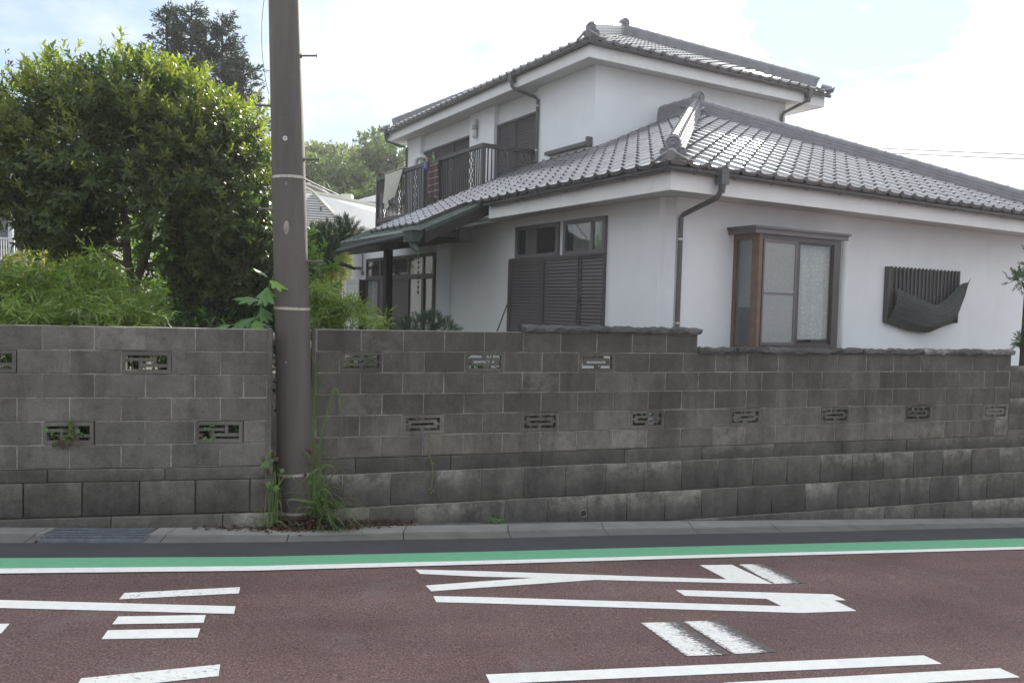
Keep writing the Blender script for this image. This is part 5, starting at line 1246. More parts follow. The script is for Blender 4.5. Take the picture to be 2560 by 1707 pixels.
for pts, rs in ((((-4.34, 9.3, 2.2), (-4.40, 9.28, 2.5), (-4.41, 9.28, 2.76), (-4.45, 9.28, 3.3), (-4.6, 9.3, 3.9)), (.05, .046, .04, .03, .015)),
                (((-4.32, 9.3, 2.2), (-4.22, 9.3, 2.5), (-4.18, 9.32, 2.75), (-4.15, 9.35, 3.3), (-4.0, 9.4, 4.0)), (.055, .05, .045, .034, .015)),
                (((-4.25, 9.32, 2.42), (-4.05, 9.4, 2.48), (-3.85, 9.5, 2.42), (-3.72, 9.5, 2.44), (-3.55, 9.5, 2.6), (-3.3, 9.5, 2.75)), (.034, .03, .027, .024, .018, .01)),
                (((-4.20, 9.32, 2.6), (-4.0, 9.35, 2.8), (-3.75, 9.4, 3.0), (-3.4, 9.4, 3.25)), (.036, .03, .022, .012)),
                (((-4.41, 9.28, 2.66), (-4.58, 9.2, 2.68), (-4.72, 9.15, 2.8), (-4.85, 9.1, 2.98), (-5.1, 9.1, 3.2)), (.03, .028, .025, .02, .01)),
                (((-4.38, 9.28, 2.42), (-4.52, 9.2, 2.5), (-4.68, 9.15, 2.62), (-4.95, 9.1, 2.75)), (.022, .02, .016, .01)),
                (((-4.16, 9.33, 3.0), (-3.95, 9.3, 3.3), (-3.7, 9.2, 3.7)), (.028, .02, .01)), (((-4.43, 9.28, 3.0), (-4.65, 9.2, 3.3), (-4.9, 9.1, 3.7)), (.026, .02, .01))):
    m = MB(); m.tube(q(*pts), list(rs), 8); m.build('branch', 'bark', ot, smooth=True)
# dark bush filling in behind and bright leaves further back
def bush(name, label, cat, lobes, mat, k, stem, tilt, L, W, trunk=None, group=None, lo=.5, up=.45, droop=.15, tmat='dark_bark', seed=0, lump=.16, jit=.25):
    c0 = lobes[0][0]; base = (c0[0], c0[1], .3); root = thing(name, base, label, cat, group); b = np.array(base)
    pp = []
    for i, (c, r, n) in enumerate(lobes): p, o, _ = shell(c, r, n, lo, 1.05, lump, up, seed * 10 + i + 30); pp.append((p - b, o))
    crown_from('foliage', mat, root, pp, k, stem, tilt, L, W, droop=droop, jit=jit)
    mb = MB(); random.seed(seed + 77)
    for i in range(trunk or 3):
        grow(mb, (random.uniform(-.1, .1), random.uniform(-.1, .1), -.1), (random.uniform(-.3, .3), random.uniform(-.3, .3), 1), (c0[2] - .1) * .75, .025 + .012 * (c0[2] - 1), 2, .5)
    mb.build('stems', tmat, root); return root
bush('shrub', 'dark glossy shrub behind the wall, between the big tree trunk and the pole', 'shrub', [((-3.45, 9.9, 2.0), (.75, .5, .75), 420), ((-2.9, 9.6, 2.3), (.38, .4, .85), 260), ((-3.9, 10.2, 1.7), (.5, .4, .5), 150)], 'leaf_camellia', 9, .12, 1.0, (.06, .10), (.028, .042), seed=1)
bush('shrub', 'sunlit bright green shrub seen through the branches of the big tree', 'shrub', [((-4.8, 12.6, 2.3), (2.0, .7, 1.1), 800), ((-4.1, 12.4, 2.5), (.75, .6, 1.1), 380)], 'leaf_backlit', 8, .15, 1.0, (.09, .15), (.04, .06), seed=2)
bush('shrub', 'shrub with yellow leaves beside the left neighbour balcony', 'shrub', [((-8.25, 14, 2.55), (.42, .35, .20), 60), ((-7.9, 14, 2.42), (.3, .3, .12), 30)], 'leaf_gold', 8, .08, 1.0, (.05, .09), (.03, .05), seed=3)
bush('shrub', 'mid green shrub below the yellow one at left', 'shrub', [((-7.8, 13.2, 1.7), (1.6, .6, .65), 260)], 'leaf_camellia', 8, .12, 1.0, (.07, .11), (.03, .05), seed=4)
bush('undergrowth_shrub', 'low dark undergrowth just behind the left wall, glimpsed through its vents', 'shrub', [((-4.3, 8.05, 1.2), (1.6, .4, .68), 760), ((-2.95, 8.1, 1.2), (.55, .3, .65), 260), ((-5.8, 7.8, 1.2), (.8, .4, .6), 200)], 'leaf_camellia', 8, .12, 1.0, (.06, .10), (.03, .045), seed=14)
bush('undergrowth_shrub', 'low dark hedge between the right wall and the house, glimpsed through the wall vents', 'hedge', [((-1.35, 8.35, 1.05), (.5, .25, .45), 160), ((-.3, 8.6, 1.05), (.9, .25, .42), 240), ((1.2, 9.0, .95), (.8, .2, .36), 200), ((2.6, 9.55, .95), (.9, .25, .36), 200), ((4.3, 10.3, .95), (1.0, .3, .36), 200), ((5.9, 10.9, .95), (.9, .3, .36), 200)], 'leaf_camellia', 8, .12, 1.0, (.06, .10), (.03, .045), seed=15)
# bamboo-leaved shrub spilling over the left wall
def bamboo(name, label, base, regions, mat, L=(.09, .15), W=(.014, .023), seed=0, stems=14, cat='shrub'):
    g = np.random.default_rng(seed); root = thing(name, base, label, cat); b = np.array(base); P, D = [], []; mb = MB(); random.seed(seed)
    for c, r, n in regions:
        p = np.asarray(c) + unit(g.normal(size=(n, 3))) * np.asarray(r) * g.uniform(.3, 1.05, (n, 1))
        d = unit(np.stack([g.normal(0, .8, n), g.normal(-.25, .6, n), g.uniform(-.55, .7, n)], 1)); P.append(p - b); D.append(d)
        for i in range(int(stems * n / 300) + 2):
            t = p[g.integers(n)] - b; s = Vector((t[0] + g.uniform(-.3, .3), t[1] + g.uniform(0, .3), 0)); mb.tube([s, s.lerp(Vector(t), .5) + Vector((g.uniform(-.06, .06), 0, .1)), Vector(t)], [.008, .006, .003], 5)
    P, D = np.concatenate(P), np.concatenate(D); a, bb, c = sprig(P, D, 7, .13, .72, .4); n = len(a)
    bb = bb + np.array([0, 0, -.35]) * rng.uniform(0, 1, (n, 1))
    leaves('foliage', mat, root, a, bb, c + np.array([0, 0, .6]), rng.uniform(L[0], L[1], n), rng.uniform(W[0], W[1], n), .22, .1, kind='stuff')
    mb.build('stems', 'stem_green', root); return root
bamboo('bamboo_shrub', 'light green bamboo-leaved shrub spilling over the left block wall', (-4.4, 8.0, .3),
       [((-4.75, 8.1, 2.1), (.75, .45, .34), 430), ((-3.95, 7.9, 2.0), (.55, .4, .26), 300), ((-5.3, 8.3, 2.0), (.6, .45, .4), 220), ((-3.55, 7.65, 1.90), (.26, .3, .14), 90), ((-4.1, 8.0, 2.38), (.25, .25, .18), 60), ((-4.6, 7.4, 1.9), (1.1, .25, .11), 240), ((-3.42, 7.15, 1.80), (.1, .1, .06), 10)], 'leaf_bamboo', seed=6)
bamboo('bamboo_shrub', 'green bamboo-leaved shrub right of the pole, in front of the white slatted box', (-2.15, 9.5, .3),
       [((-2.28, 9.5, 2.08), (.22, .3, .24), 120), ((-2.10, 9.4, 1.9), (.3, .3, .2), 150), ((-1.92, 9.4, 2.05), (.12, .2, .1), 24)], 'leaf_bamboo', L=(.10, .16), W=(.014, .023), seed=7)
bamboo('bamboo_clump', 'sunlit yellow bamboo clump beyond the left end of the house', (-4.6, 20, .3),
       [((-4.75, 20.2, 3.1), (.6, .5, .8), 480), ((-4.3, 20.4, 3.2), (.45, .4, .65), 260), ((-5.1, 20, 2.3), (.5, .4, .6), 200)], 'leaf_yellow', L=(.14, .22), W=(.016, .027), seed=8)
bamboo('bamboo_sprig', 'pale bamboo sprig reaching across the dark entrance frame', (-1.66, 9.0, .3), [((-1.66, 9.0, 2.04), (.10, .04, .02), 9), ((-1.78, 9.0, 2.06), (.06, .04, .03), 5)], 'leaf_bamboo', seed=9, cat='plant')
bamboo('bamboo_sprig', 'pale bamboo sprig rising at the wall top below the porch post', (-1.33, 8.3, .3), [((-1.34, 8.3, 1.90), (.11, .05, .05), 12), ((-1.5, 8.3, 1.84), (.05, .04, .02), 4)], 'leaf_bamboo', seed=10, cat='plant')

# needle plants
def needles(name, mat, parent, P, D, k, L, w, tilt=.7, kind='stuff', stem=.10):
    a, b, c = sprig(np.asarray(P), np.asarray(D), k, stem, tilt, .3); n = len(a)
    return leaves(name, mat, parent, a, b, c, rng.uniform(L[0], L[1], n), w, .05, .05, kind=kind)
def pine(name, label, base, lobes, n_, trunk, L=(.05, .08), w=.006, seed=0, mat='leaf_pine', k=22, stem=.10):
    root = thing(name, base, label, 'pine'); b = np.array(base); P, D = [], []
    for i, (c, r, n) in enumerate(lobes): p, o, _ = shell(c, r, n, .45, 1.05, .2, .9, seed * 7 + i); P.append(p - b); D.append(o)
    needles('needles', mat, root, np.concatenate(P), np.concatenate(D), k, L, w, .62, stem=stem)
    for pts, rs in trunk: m = MB(); m.tube([Vector(v) - Vector(base) for v in pts], list(rs), 8); m.build('branch', 'dark_bark', root)
    return root
pine('pine_tree', 'dark green pine beside the copper porch roof, right of the pole', (-4.4, 17.5, .3), [((-3.95, 17.5, 3.35), (.42, .4, .30), 150), ((-4.3, 17.4, 3.2), (.40, .35, .34), 120), ((-3.6, 17.5, 3.55), (.22, .25, .22), 60), ((-4.2, 17.5, 2.85), (.3, .3, .16), 60)], 0,
     [(((-4.5, 17.6, .3), (-4.5, 17.6, 2.0), (-4.3, 17.5, 2.9)), (.1, .08, .05)), (((-4.3, 17.5, 2.95), (-3.9, 17.5, 2.92), (-3.55, 17.6, 2.82), (-3.45, 17.7, 2.78)), (.045, .04, .035, .03)), (((-4.3, 17.5, 2.9), (-4.0, 17.5, 3.2)), (.04, .02))], L=(.10, .15), w=.014, seed=1, k=20, stem=.16)
pine('pine_shrub', 'low clipped pine shrub at the wall top in front of the entrance', (-.95, 8.7, .3), [((-.95, 8.7, 1.82), (.26, .25, .13), 130), ((-1.18, 8.7, 1.77), (.15, .2, .08), 45), ((-.72, 8.7, 1.80), (.14, .2, .10), 45), ((-.86, 8.7, 1.90), (.1, .1, .07), 24)], 0,
     [(((-.95, 8.75, .3), (-.93, 8.75, 1.2), (-.95, 8.7, 1.75)), (.04, .03, .02))], L=(.035, .055), w=.004, seed=2, k=26, stem=.06)
# right-hand yew-like tree
rt = thing('podocarpus_tree', (6.93, 11.2, .3), 'clipped tree with narrow leaves at the right frame edge', 'tree'); b = np.array([6.93, 11.2, .3])
pp = [];
for i, (c, r, n) in enumerate((((7.04, 11.1, 2.60), (.27, .25, .10), 80), ((7.08, 11.1, 1.76), (.22, .22, .09), 55), ((7.4, 11.2, 2.9), (.4, .3, .2), 80), ((6.90, 11.1, 2.66), (.10, .12, .05), 14))): p, o, _ = shell(c, r, n, .4, 1.05, .15, .6, 60 + i); pp.append((p - b, o))
crown_from('foliage', 'leaf_camellia', rt, pp, 12, .08, .7, (.045, .07), (.010, .014), jit=.3)
for pts, rs in ((((7.03, 11.2, .3), (7.05, 11.2, 1.5), (7.06, 11.2, 2.4), (7.1, 11.2, 3.0)), (.05, .045, .04, .03)), (((7.05, 11.2, 2.45), (6.95, 11.15, 2.58)), (.02, .012)), (((7.05, 11.2, 1.6), (6.95, 11.15, 1.74)), (.02, .012))): m = MB(); m.tube([Vector(v) - Vector((6.93, 11.2, .3)) for v in pts], list(rs), 8); m.build('trunk' if rs[0] == .05 else 'branch', 'dark_bark', rt)

# tall conifer behind
cf = thing('conifer', (-8.3, 22, .3), 'tall dark conifer rising behind the round evergreen tree', 'tree'); b = np.array([-8.3, 22, .3]); P, D = [], []; m = MB(); g = np.random.default_rng(3)
for (tx, tz, hw, zb) in ((-9.40, 9.75, .75, 6.0), (-8.75, 9.85, .9, 5.5), (-7.92, 9.6, .8, 6.0), (-7.35, 8.4, .9, 5.5), (-8.35, 9.3, 1.0, 5.5)):
    m.tube([Vector((tx * .55 - 8.3 * .45, 22, .3)) - Vector(b), Vector((tx, 22, zb)) - Vector(b), Vector((tx, 22, tz)) - Vector(b)], [.16, .07, .015], 7)
    nb = 46
    for k in range(nb):
        t = k / nb; z = tz - .1 - t * (tz - zb); reach = hw * (.18 + .9 * t ** .8) * g.uniform(.5, 1.15); an = g.uniform(0, 6.28); tip = np.array([tx + reach * math.cos(an), 22 + reach * math.sin(an), z - .05 * reach])
        m.tube([Vector((tx, 22, z - .1)) - Vector(b), Vector(tip) - Vector(b)], [.03, .008], 4)
        nn = int(9 + 24 * reach); s = g.uniform(.25, 1.05, nn)[:, None]; p = np.array([tx, 22, z])[None] * (1 - s) + tip[None] * s + g.normal(0, .09, (nn, 3)); P.append(p - b); D.append(unit(np.array([math.cos(an), math.sin(an), .5])[None] + g.normal(0, .5, (nn, 3))))
crown_from('foliage', 'leaf_cedar', cf, [(np.concatenate(P), np.concatenate(D))], 9, .18, .8, (.08, .15), (.028, .05), droop=.1, jit=.4); m.build('trunk', 'dark_bark', cf)
# bare reddish branch far left
rb = thing('cherry_tree', (-10.6, 16, .3), 'tree with thin reddish leaves at the left frame edge', 'tree'); m = MB(); random.seed(4)
grow(m, (0, 0, 0), (.0, 0, 1), 3.4, .09, 3, .5); m.build('trunk', 'dark_bark', rb)
p, o, _ = shell((.35, 0, 5.7), (.9, .6, 1.0), 110, .3, 1.0, .2, .4, 9); crown_from('foliage', 'leaf_red', rb, [(p, o)], 5, .1, 1.0, (.06, .1), (.025, .04))

# trees on the hill
def far_tree(label, x, y, z, r, mat, n, seed, L=(.22, .42), W=(.12, .22), lump=.3):
    base = (x, y, z - r[2] - 2.5); root = thing('hill_tree', base, label, 'tree', 'trees on the hill behind the houses'); b = np.array(base); g = np.random.default_rng(seed); pp = []
    for i in range(7):
        c = np.array([x, y, z]) + g.normal(0, .42, 3) * np.asarray(r); p, o, _ = shell(c, np.asarray(r) * g.uniform(.45, .68), n // 7, .7, 1.08, lump, .35, seed * 9 + i); pp.append((p - b, o))
    crown_from('crown', mat, root, pp, 5, .35, 1.0, L, W, droop=.1, jit=.5); m = MB(); random.seed(seed); grow(m, (0, 0, -1.5), (0, 0, 1), r[2] * .5 + 2.6, .2, 2, .5); m.build('trunk', 'dark_bark', root)
for a in (('bright green bushy tree just right of the pole on the hill', -11.6, 46, 8.6, (1.7, 1.5, 1.1), 'leaf_far_a', 700, 1),
          ('sunlit green tree in the middle of the hillside, above the pale roof', -9.3, 45, 8.2, (1.6, 1.5, 1.0), 'leaf_far_a', 700, 2),
          ('tall dark green tree standing highest on the hill beside the house', -8.7, 50, 10.5, (1.25, 1.4, 1.3), 'leaf_far_a', 560, 3),
          ('dark tree against the house wall above the balcony', -7.2, 49, 9.4, (1.4, 1.4, 1.4), 'leaf_far_b', 560, 4),
          ('feathery pale tree at the hilltop right of the pole', -12.4, 52, 11.1, (1.7, 1.5, 1.0), 'leaf_far_c', 420, 5),
          ('feathery pale tree at the hilltop in the centre of the gap', -10.7, 54, 11.0, (1.5, 1.5, .9), 'leaf_far_c', 360, 6),
          ('dark green tree low behind the grey parapet', -9.9, 42, 6.9, (2.0, 1.4, .9), 'leaf_far_b', 600, 7),
          ('green tree low behind the balcony', -7.0, 43, 7.4, (1.5, 1.4, 1.0), 'leaf_far_a', 560, 8),
          ('mid green tree behind the pole', -13.8, 47, 9.2, (1.6, 1.5, 1.6), 'leaf_far_b', 500, 9)): far_tree(*a)

# large-leaved seedling leaning over the wall beside the pole
def big_leaf(parent, base, axis, up, L, W, mat, lobes=5, name='leaf'):
    """lobed blade as a thin curved fan"""
    b, a = Vector(base), Vector(axis).normalized(); n_ = Vector(up); s = a.cross(n_).normalized(); n_ = s.cross(a); v = [b]; K = lobes * 4
    for i in range(K + 1):
        t = i / K; an = (t - .5) * 2 * 2.1; rr = (.60 + .40 * math.cos(an * .5) ** 2) * (.80 + .20 * math.cos(2 * math.pi * lobes * (t - .5)))
        p = b + a * (L * (.30 + .70 * rr * math.cos(an * .75))) + s * (W * .62 * rr * math.sin(an * .8)) - n_ * (.22 * L * rr ** 2 * abs(math.sin(an * .6)) + .10 * L * max(0, math.cos(an)))
        v.append(p)
    v.append(b + a * L * .35 + n_ * .02 * L); c = len(v) - 1
    f = [(c, 1 + i, 2 + i) for i in range(K)] + [(0, 1, c), (0, c, K + 1)]
    me = bpy.data.meshes.new(name); me.from_pydata([tuple(q) for q in v], [], f); me.update(); me.shade_smooth(); return link(me, name, mat, parent)
bl = thing('seedling_tree', (-2.44, 7.46, .3), 'young tree with large lobed leaves leaning against the pole above the left wall', 'plant'); random.seed(8)
m = MB(); m.tube([(0, 0, 0), (.05, 0, 1.4), (.16, -.06, 1.75), (.28, -.12, 2.0)], [.014, .012, .009, .005], 6); m.build('stem', 'stem_green', bl)
for (x, y, z), ax, L, W, mt in (((.24, -.14, 1.96), (.9, -.5, -.25), .20, .13, 'leaf_big_bright'), ((.24, -.12, 1.98), (-.3, -.6, .35), .17, .14, 'leaf_big'), ((.22, -.12, 1.9), (.15, -.7, -.5), .22, .17, 'leaf_big'), ((.16, -.1, 1.78), (-.8, -.5, .1), .2, .16, 'leaf_big'),
                           ((.15, -.08, 1.72), (.5, -.6, -.6), .18, .13, 'leaf_big'), ((.1, -.06, 1.62), (-.7, -.6, -.3), .2, .16, 'leaf_big'), ((.1, -.06, 1.6), (.3, -.7, -.3), .18, .14, 'leaf_big_bright'), ((.06, -.05, 1.52), (-.5, -.8, -.1), .18, .14, 'leaf_big'), ((.08, -.05, 1.55), (.8, -.4, 0), .17, .12, 'leaf_big'), ((-.1, -.1, 1.55), (-.9, -.3, -.2), .17, .13, 'leaf_big')):
    big_leaf(bl, (x, y, z), ax, (0, -.5, .9), L * 1.25, W * 1.2, mt)
fern = thing('silver_plant', (-2.30, 7.55, .3), 'silvery plant with drooping comb-like leaves beside the pole', 'plant')
for k in range(9):
    an = k * .7; bs = Vector((.02 * math.cos(an), .02 * math.sin(an), 1.50 + .02 * (k % 4))); d = Vector((-.25 + .45 * math.cos(an), -.35 - .2 * math.sin(an), .1 + .06 * (k % 3))); P = []; A = []; Nn = []
    for i in range(9):
        t = i / 8; p = bs + d * (.48 * t) + Vector((0, 0, -.16 * t * t))
        for sgn in (-1, 1): P.append(p); s = Vector((d.y, -d.x, 0)).normalized() * sgn; A.append(tuple((s * 1.0 + d * .8 + Vector((0, 0, -.5))))); Nn.append((0, -.3, 1))
    leaves('frond', 'leaf_silver', fern, [tuple(p) for p in P], A, Nn, .085, .026, .25, .1)
m = MB(); m.tube([(0, 0, 0), (0, 0, 1.5)], .012, 6); m.build('stem', 'stem_green', fern)

# grass tufts and climbers at the foot of the pole
def blades(name, label, base, specs, mat='leaf_grass', cat='grass', extra=None):
    root = thing(name, base, label, cat); V, F = [], []
    for (bx, by, dx, dy, h, reach, w) in specs:
        n = 7; b = len(V); s = Vector((-dy, dx, 0)); s = s.normalized() if s.length > 1e-3 else Vector((1, 0, 0)); s = (s + Vector((.5, 0, 0))).normalized()
        for i in range(n + 1):
            t = i / n; p = Vector((bx, by, -.03)) + Vector((dx, dy, 0)) * (reach * t ** 1.6) + Vector((0, 0, h * (1.75 * t - .95 * t * t * (1 + .35 * reach / max(h, .05) * t)))); ww = w * (1 - t ** 2.2) * .5 + .0004
            V += [tuple(p - s * ww), tuple(p + Vector((0, 0, -.0015))), tuple(p + s * ww)]
        for i in range(n): a = b + 3 * i; F += [(a, a + 1, a + 4, a + 3), (a + 1, a + 2, a + 5, a + 4)]
    me = bpy.data.meshes.new('blades'); me.from_pydata(V, [], F); me.update(); me.shade_smooth(); link(me, 'blades', mat, root, kind='stuff'); return root
g = random.Random(2)
sp = [(g.gauss(0, .045), g.gauss(0, .03), g.uniform(-.25, .35), g.uniform(-.3, .1), g.uniform(.35, .78), g.uniform(.05, .32), g.uniform(.006, .010)) for _ in range(26)]
sp += [(g.gauss(-.04, .03), g.gauss(-.02, .02), g.uniform(-1, .9), g.uniform(-.7, 0), g.uniform(.18, .36), g.uniform(.14, .36), g.uniform(.006, .011)) for _ in range(36)]
blades('grass_tuft', 'thin upright grass tuft at the left foot of the pole', (-2.10, 7.12, rz(-2.1, 7.12)), sp)
sp = [(g.gauss(.02, .05), g.gauss(0, .04), g.uniform(-.35, .8), g.uniform(-.8, 0), g.uniform(.35, .78), g.uniform(.12, .46), g.uniform(.008, .015)) for _ in range(46)]
sp += [(g.gauss(.05, .05), g.gauss(-.03, .04), g.uniform(.2, 1.1), g.uniform(-.9, -.2), g.uniform(.28, .52), g.uniform(.28, .52), g.uniform(.009, .015)) for _ in range(55)]
sp += [(-.05, 0, -1.0, -.3, .62, .55, .014), (-.03, 0, -1.0, -.25, .5, .45, .013), (.0, 0, -.9, -.5, .55, .38, .013), (.02, 0, .9, -.2, .95, .32, .016), (.04, 0, .9, -.3, .86, .42, .015)]
blades('grass_tuft', 'large arching grass tuft at the right foot of the pole', (-1.735, 7.26, rz(-1.73, 7.26)), sp)
def ribbon(root, pts, wd, mat='leaf_grass', face=(.85, -.5, .1), name='blade'):
    P_ = [Vector(p) for p in pts]; Q = []; V, F = [], []
    for i in range(len(P_) - 1):
        for k in range(4): Q.append(P_[i].lerp(P_[i + 1], k / 4))
    Q.append(P_[-1])
    for _ in range(3): Q = [Q[0]] + [(a + b * 2 + c) / 4 for a, b, c in zip(Q, Q[1:], Q[2:])] + [Q[-1]]
    for i, p in enumerate(Q):
        t = i / (len(Q) - 1); d = (Q[min(i + 1, len(Q) - 1)] - Q[max(i - 1, 0)]).normalized(); s = d.cross(Vector((0, -1, .35))).normalized()
        w_ = wd * .5 * (math.sin(math.pi * min(1, .3 + t * .7)) + .1) * (1 - t ** 5); V += [tuple(p - s * w_), tuple(p + Vector((0, .002, -.0015))), tuple(p + s * w_)]
    for i in range(len(Q) - 1): a = 3 * i; F += [(a, a + 1, a + 4, a + 3), (a + 1, a + 2, a + 5, a + 4)]
    me = bpy.data.meshes.new(name); me.from_pydata(V, [], F); me.update(); me.shade_smooth(); return link(me, name, mat, root)
def arching(label, base, x0, lines, wd):
    root = thing('grass_tuft', base, label, 'grass')
    for k, ln in enumerate(lines):
        n = len(ln); ribbon(root, [((x - x0) * .00086, -.03 - .05 * (i / (n - 1)) * (1 + .5 * (k % 3)), (1390 - y) * .00086) for i, (x, y) in enumerate(ln)], wd * (.8 + .12 * (k % 4)))
arching('long arching blades leaning right and across the pole from its right foot', (-1.735, 7.22, rz(-1.735, 7.22)), 560,
        [[(540, 1320), (555, 1000), (640, 700), (760, 690), (885, 890)], [(580, 1300), (605, 950), (650, 690), (500, 830), (320, 1000)], [(610, 1330), (640, 1100), (500, 1075), (350, 1050), (245, 1062)], [(600, 1250), (560, 1110), (400, 1060), (280, 1075), (340, 1195)],
         [(640, 1330), (660, 1180), (480, 1120), (300, 1200)], [(590, 1200), (610, 980), (680, 930), (770, 1000), (815, 1085)], [(620, 1200), (610, 990), (690, 1110), (760, 1180), (800, 1320)], [(640, 1330), (780, 1215), (860, 1270), (915, 1345)],
         [(590, 1300), (610, 1110), (760, 1260), (930, 1490)], [(580, 1330), (600, 1150), (710, 1300), (850, 1490)], [(600, 1350), (650, 1180), (800, 1330), (945, 1400)], [(590, 1380), (610, 1240), (690, 1370), (775, 1490)], [(570, 1330), (620, 1060), (660, 1040), (720, 1150), (790, 1290)],
         [(600, 1320), (650, 1110), (740, 1210), (900, 1470)], [(610, 1340), (680, 1200), (790, 1340), (880, 1490)], [(560, 1300), (590, 1080), (560, 900), (590, 760), (640, 690)], [(620, 1360), (700, 1230), (770, 1330), (820, 1460)]], .019)
arching('thin arching blades rising from the left foot of the pole', (-2.075, 7.10, rz(-2.075, 7.10)), 190,
        [[(190, 1380), (160, 1050), (195, 740)], [(200, 1380), (212, 1000), (228, 730), (300, 790)], [(190, 1310), (262, 1180), (330, 1228)], [(210, 1300), (290, 1270), (390, 1370)], [(180, 1380), (105, 1250), (155, 1210)], [(170, 1390), (175, 1100), (235, 760)], [(200, 1380), (240, 940), (340, 800), (430, 830), (505, 940)],
         [(60, 1400), (40, 1330), (48, 1250)], [(70, 1460), (60, 1380), (100, 1260)], [(190, 1400), (150, 1300), (100, 1320), (70, 1400)], [(200, 1380), (250, 1060), (290, 1060), (330, 1190)]], .011)
m_ = thing('reed_stalk', (-1.79, 7.36, rz(-1.79, 7.36)), 'tall reed with long drooping leaves in the gap right of the pole', 'grass')
for pts, wd in ((((0, 0, 0), (.0, -.02, .8), (.02, -.03, 1.15), (.03, -.04, 1.45), (-.0, -.07, 1.56), (-.06, -.1, 1.57)), .028), (((.02, -.02, 1.0), (.06, -.04, 1.25), (.16, -.07, 1.45), (.30, -.1, 1.53), (.42, -.14, 1.50)), .012),
                (((.04, -.03, .55), (.10, -.05, .9), (.20, -.09, 1.26), (.235, -.11, 1.28), (.275, -.14, 1.15), (.30, -.16, .90), (.31, -.17, .68)), .026), (((.05, -.04, .5), (.10, -.08, .72), (.17, -.12, .66), (.30, -.17, .42)), .014), (((.03, -.03, .4), (.13, -.08, .62), (.30, -.15, .56), (.42, -.2, .40)), .016)):
    V, F = [], []
    P_ = [Vector(p) for p in pts]; Q = []
    for i in range(len(P_) - 1):
        for k in range(4): Q.append(P_[i].lerp(P_[i + 1], k / 4))
    Q.append(P_[-1])
    for _ in range(2): Q = [Q[0]] + [(a + b * 2 + c) / 4 for a, b, c in zip(Q, Q[1:], Q[2:])] + [Q[-1]]
    for i, p in enumerate(Q):
        t = i / (len(Q) - 1); w_ = wd * .5 * (math.sin(math.pi * min(1, .25 + t * .75)) + .08) * (1 - t ** 4); s = Vector((.85, -.5, .1)).normalized(); V += [tuple(p - s * w_), tuple(p + Vector((.0, .003, -.002))), tuple(p + s * w_)]
    for i in range(len(Q) - 1): a = 3 * i; F += [(a, a + 1, a + 4, a + 3), (a + 1, a + 2, a + 5, a + 4)]
    me = bpy.data.meshes.new('leaf'); me.from_pydata(V, [], F); me.update(); me.shade_smooth(); link(me, 'leaf', 'leaf_grass', m_)
def ivy(label, base, pts, mats, seed, size=(.03, .05), cat='weed', stem=None, name='ivy_weed', face=(0, -1, .35)):
    g = np.random.default_rng(seed); root = thing(name, base, label, cat)
    for (x, y, z), mt in zip(pts, mats):
        for k in range(1):
            a = (g.uniform(-1, 1), g.uniform(-.6, -.1), g.uniform(-.9, .6)); L = g.uniform(*size); big_leaf(root, (x, y, z), a, face, L, L * .9, mt, 3)
    m = MB(); st_ = stem or [(0, .03, -.02), *[p for p in pts[::2]]]; m.tube(st_ if len(st_) > 1 else [(0, 0, 0), (0, -.02, .02)], .0025, 4); m.build('stem', 'stem_green', root); return root
gg = random.Random(9)
LWm = Matrix.Translation((0, 7.568, 0)) @ Matrix.Rotation(R(12.135), 4, 'Z'); RWm = Matrix.Translation((0, 8.035, 0)) @ Matrix.Rotation(R(18.27), 4, 'Z')
rp = lambda n, sx, sz, y=-.02: [(gg.uniform(-sx, sx), y - gg.uniform(0, .04), gg.uniform(-sz, sz)) for _ in range(n)]
b1 = LWm @ Vector((-3.80, .0, .90))
ivy('ivy with green and dark red leaves growing out of the left lower vent', b1, rp(26, .15, .07), ['leaf_big' if gg.random() < .45 else 'leaf_red' for _ in range(26)], 1, (.035, .06))
sp = [(g.gauss(0, .01), g.gauss(0, .01), g.uniform(-1, 1), g.uniform(-.9, -.1), g.uniform(.06, .22), g.uniform(.03, .13), g.uniform(.004, .008)) for _ in range(46)] + [(0, 0, g.uniform(-1, 1), -.6, .03, g.uniform(.10, .16), .008) for _ in range(14)]
blades('grass_tuft', 'spiky grass tuft sprouting from the left lower vent', LWm @ Vector((-3.765, -.015, .93)), sp)
ivy('small green ivy in the left end of the vent nearest the pole', LWm @ Vector((-2.66, -.0, .93)), rp(9, .05, .05), ['leaf_big'] * 7 + ['leaf_red'] * 2, 2, (.035, .06))
ivy('ivy with green and dark red leaves between the left wall and the pole', LWm @ Vector((-2.12, -.06, .60)), rp(20, .07, .17), ['leaf_big' if gg.random() < .5 else 'leaf_red' for _ in range(20)], 3, (.05, .08))
ivy('ivy leaves in the gap at the right side of the pole', (-1.79, 7.30, .62), rp(12, .06, .16), ['leaf_big' if gg.random() < .6 else 'leaf_red' for _ in range(12)], 4, (.04, .06))
st_ = [(0, -.012, .0), (.01, -.02, -.12), (-.005, -.03, -.22), (.02, -.035, -.30), (.03, -.035, -.42), (.02, -.05, -.55)]
pts_ = [(x + gg.uniform(-.015, .015), y - .008, z + gg.uniform(-.02, .02)) for x, y, z in st_ for _ in range(3)]
ivy('thin vine trailing down the right wall below its first lower vent', RWm @ Vector((-.80, 0, .86)), pts_, ['leaf_bamboo'] * 18, 5, (.018, .032), stem=st_)
ivy('small green weed at the wall foot by the kerb', (-.10, 7.93, rz(-.1, 7.93) + .03), rp(16, .07, .025), ['leaf_big'] * 16, 6, (.03, .05))
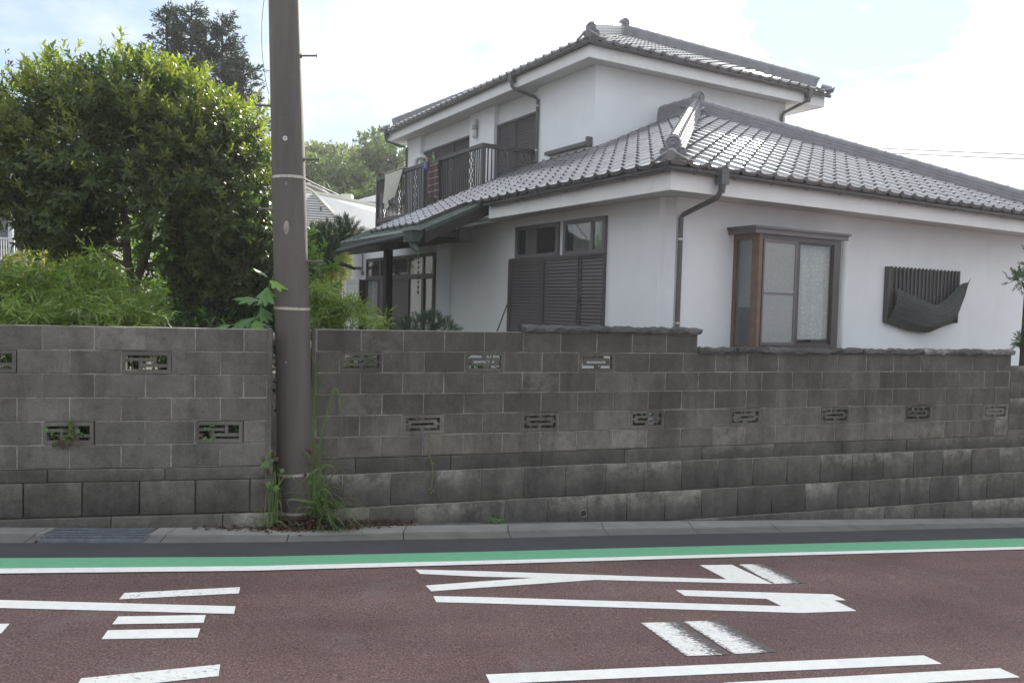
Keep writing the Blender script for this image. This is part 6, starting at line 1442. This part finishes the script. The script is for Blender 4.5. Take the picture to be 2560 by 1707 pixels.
# fallen and creeping red leaves (ground cover)
g = np.random.default_rng(12); n = 5200; t = g.beta(2.2, 2.6, n); x = -2.75 + 1.95 * t; y0_ = np.interp(x, [-3, -1.9, -.8], [6.88, 7.16, 7.62]); yy = y0_ + g.normal(.0, .075, n)
mound = np.exp(-((x + 1.68) / .20) ** 2 - ((yy - 7.18) / .13) ** 2); zc_ = .0647 - .0512 * (x * _c17 + yy * _s17) + g.uniform(0, .03, n) + mound * g.uniform(0, .14, n)
keep = g.random(n) < .35 + .65 * np.exp(-((x + 1.65) / .42) ** 2)
P = np.stack([x, yy, zc_], 1)[keep]; k = len(P)
leaves('fallen_leaves', 'leaf_red', None, P, g.normal(0, 1, (k, 3)) * [1, 1, .45], g.normal(0, .5, (k, 3)) + [0, -.3, 1], g.uniform(.022, .05, k), g.uniform(.018, .036, k), .2, .2, kind='stuff', label='red-brown fallen leaves and creepers heaped round the pole foot', cat='leaves')
x = g.normal(-1.68, .16, 420); yy = g.normal(7.19, .07, 420); P = np.stack([x, yy, .0647 - .0512 * (x * _c17 + yy * _s17) + g.uniform(0, .07, 420)], 1)
leaves('ground_creeper', 'leaf_camellia', None, P, g.normal(0, 1, (420, 3)) * [1, 1, .5] + [0, -.3, .3], g.normal(0, .4, (420, 3)) + [0, -.4, 1], g.uniform(.015, .03, 420), g.uniform(.012, .02, 420), .2, .2, kind='stuff', label='small dark green creeper among the fallen leaves by the pole', cat='ground cover')

# thin veil added to imitate lens bloom: closed box of air round the scene
hz = MB(); hz.box(-130, -75, -6.5, 130, 160, 15.5); hz = hz.build('veil_haze', None, None, label='thin air volume added to imitate lens glare over the whole street', cat='veil_haze', kind='stuff')
hm = bpy.data.materials.new('veil_haze'); hm.use_nodes = True; t = hm.node_tree; t.nodes.clear(); o_ = N(t, 'ShaderNodeOutputMaterial'); pv = N(t, 'ShaderNodeVolumePrincipled')
pv.inputs['Color'].default_value = (.93, .95, 1, 1); pv.inputs['Density'].default_value = VEIL; pv.inputs['Anisotropy'].default_value = .45; t.links.new(pv.outputs[0], o_.inputs['Volume']); hz.data.materials.append(hm)
bpy.context.view_layer.update()
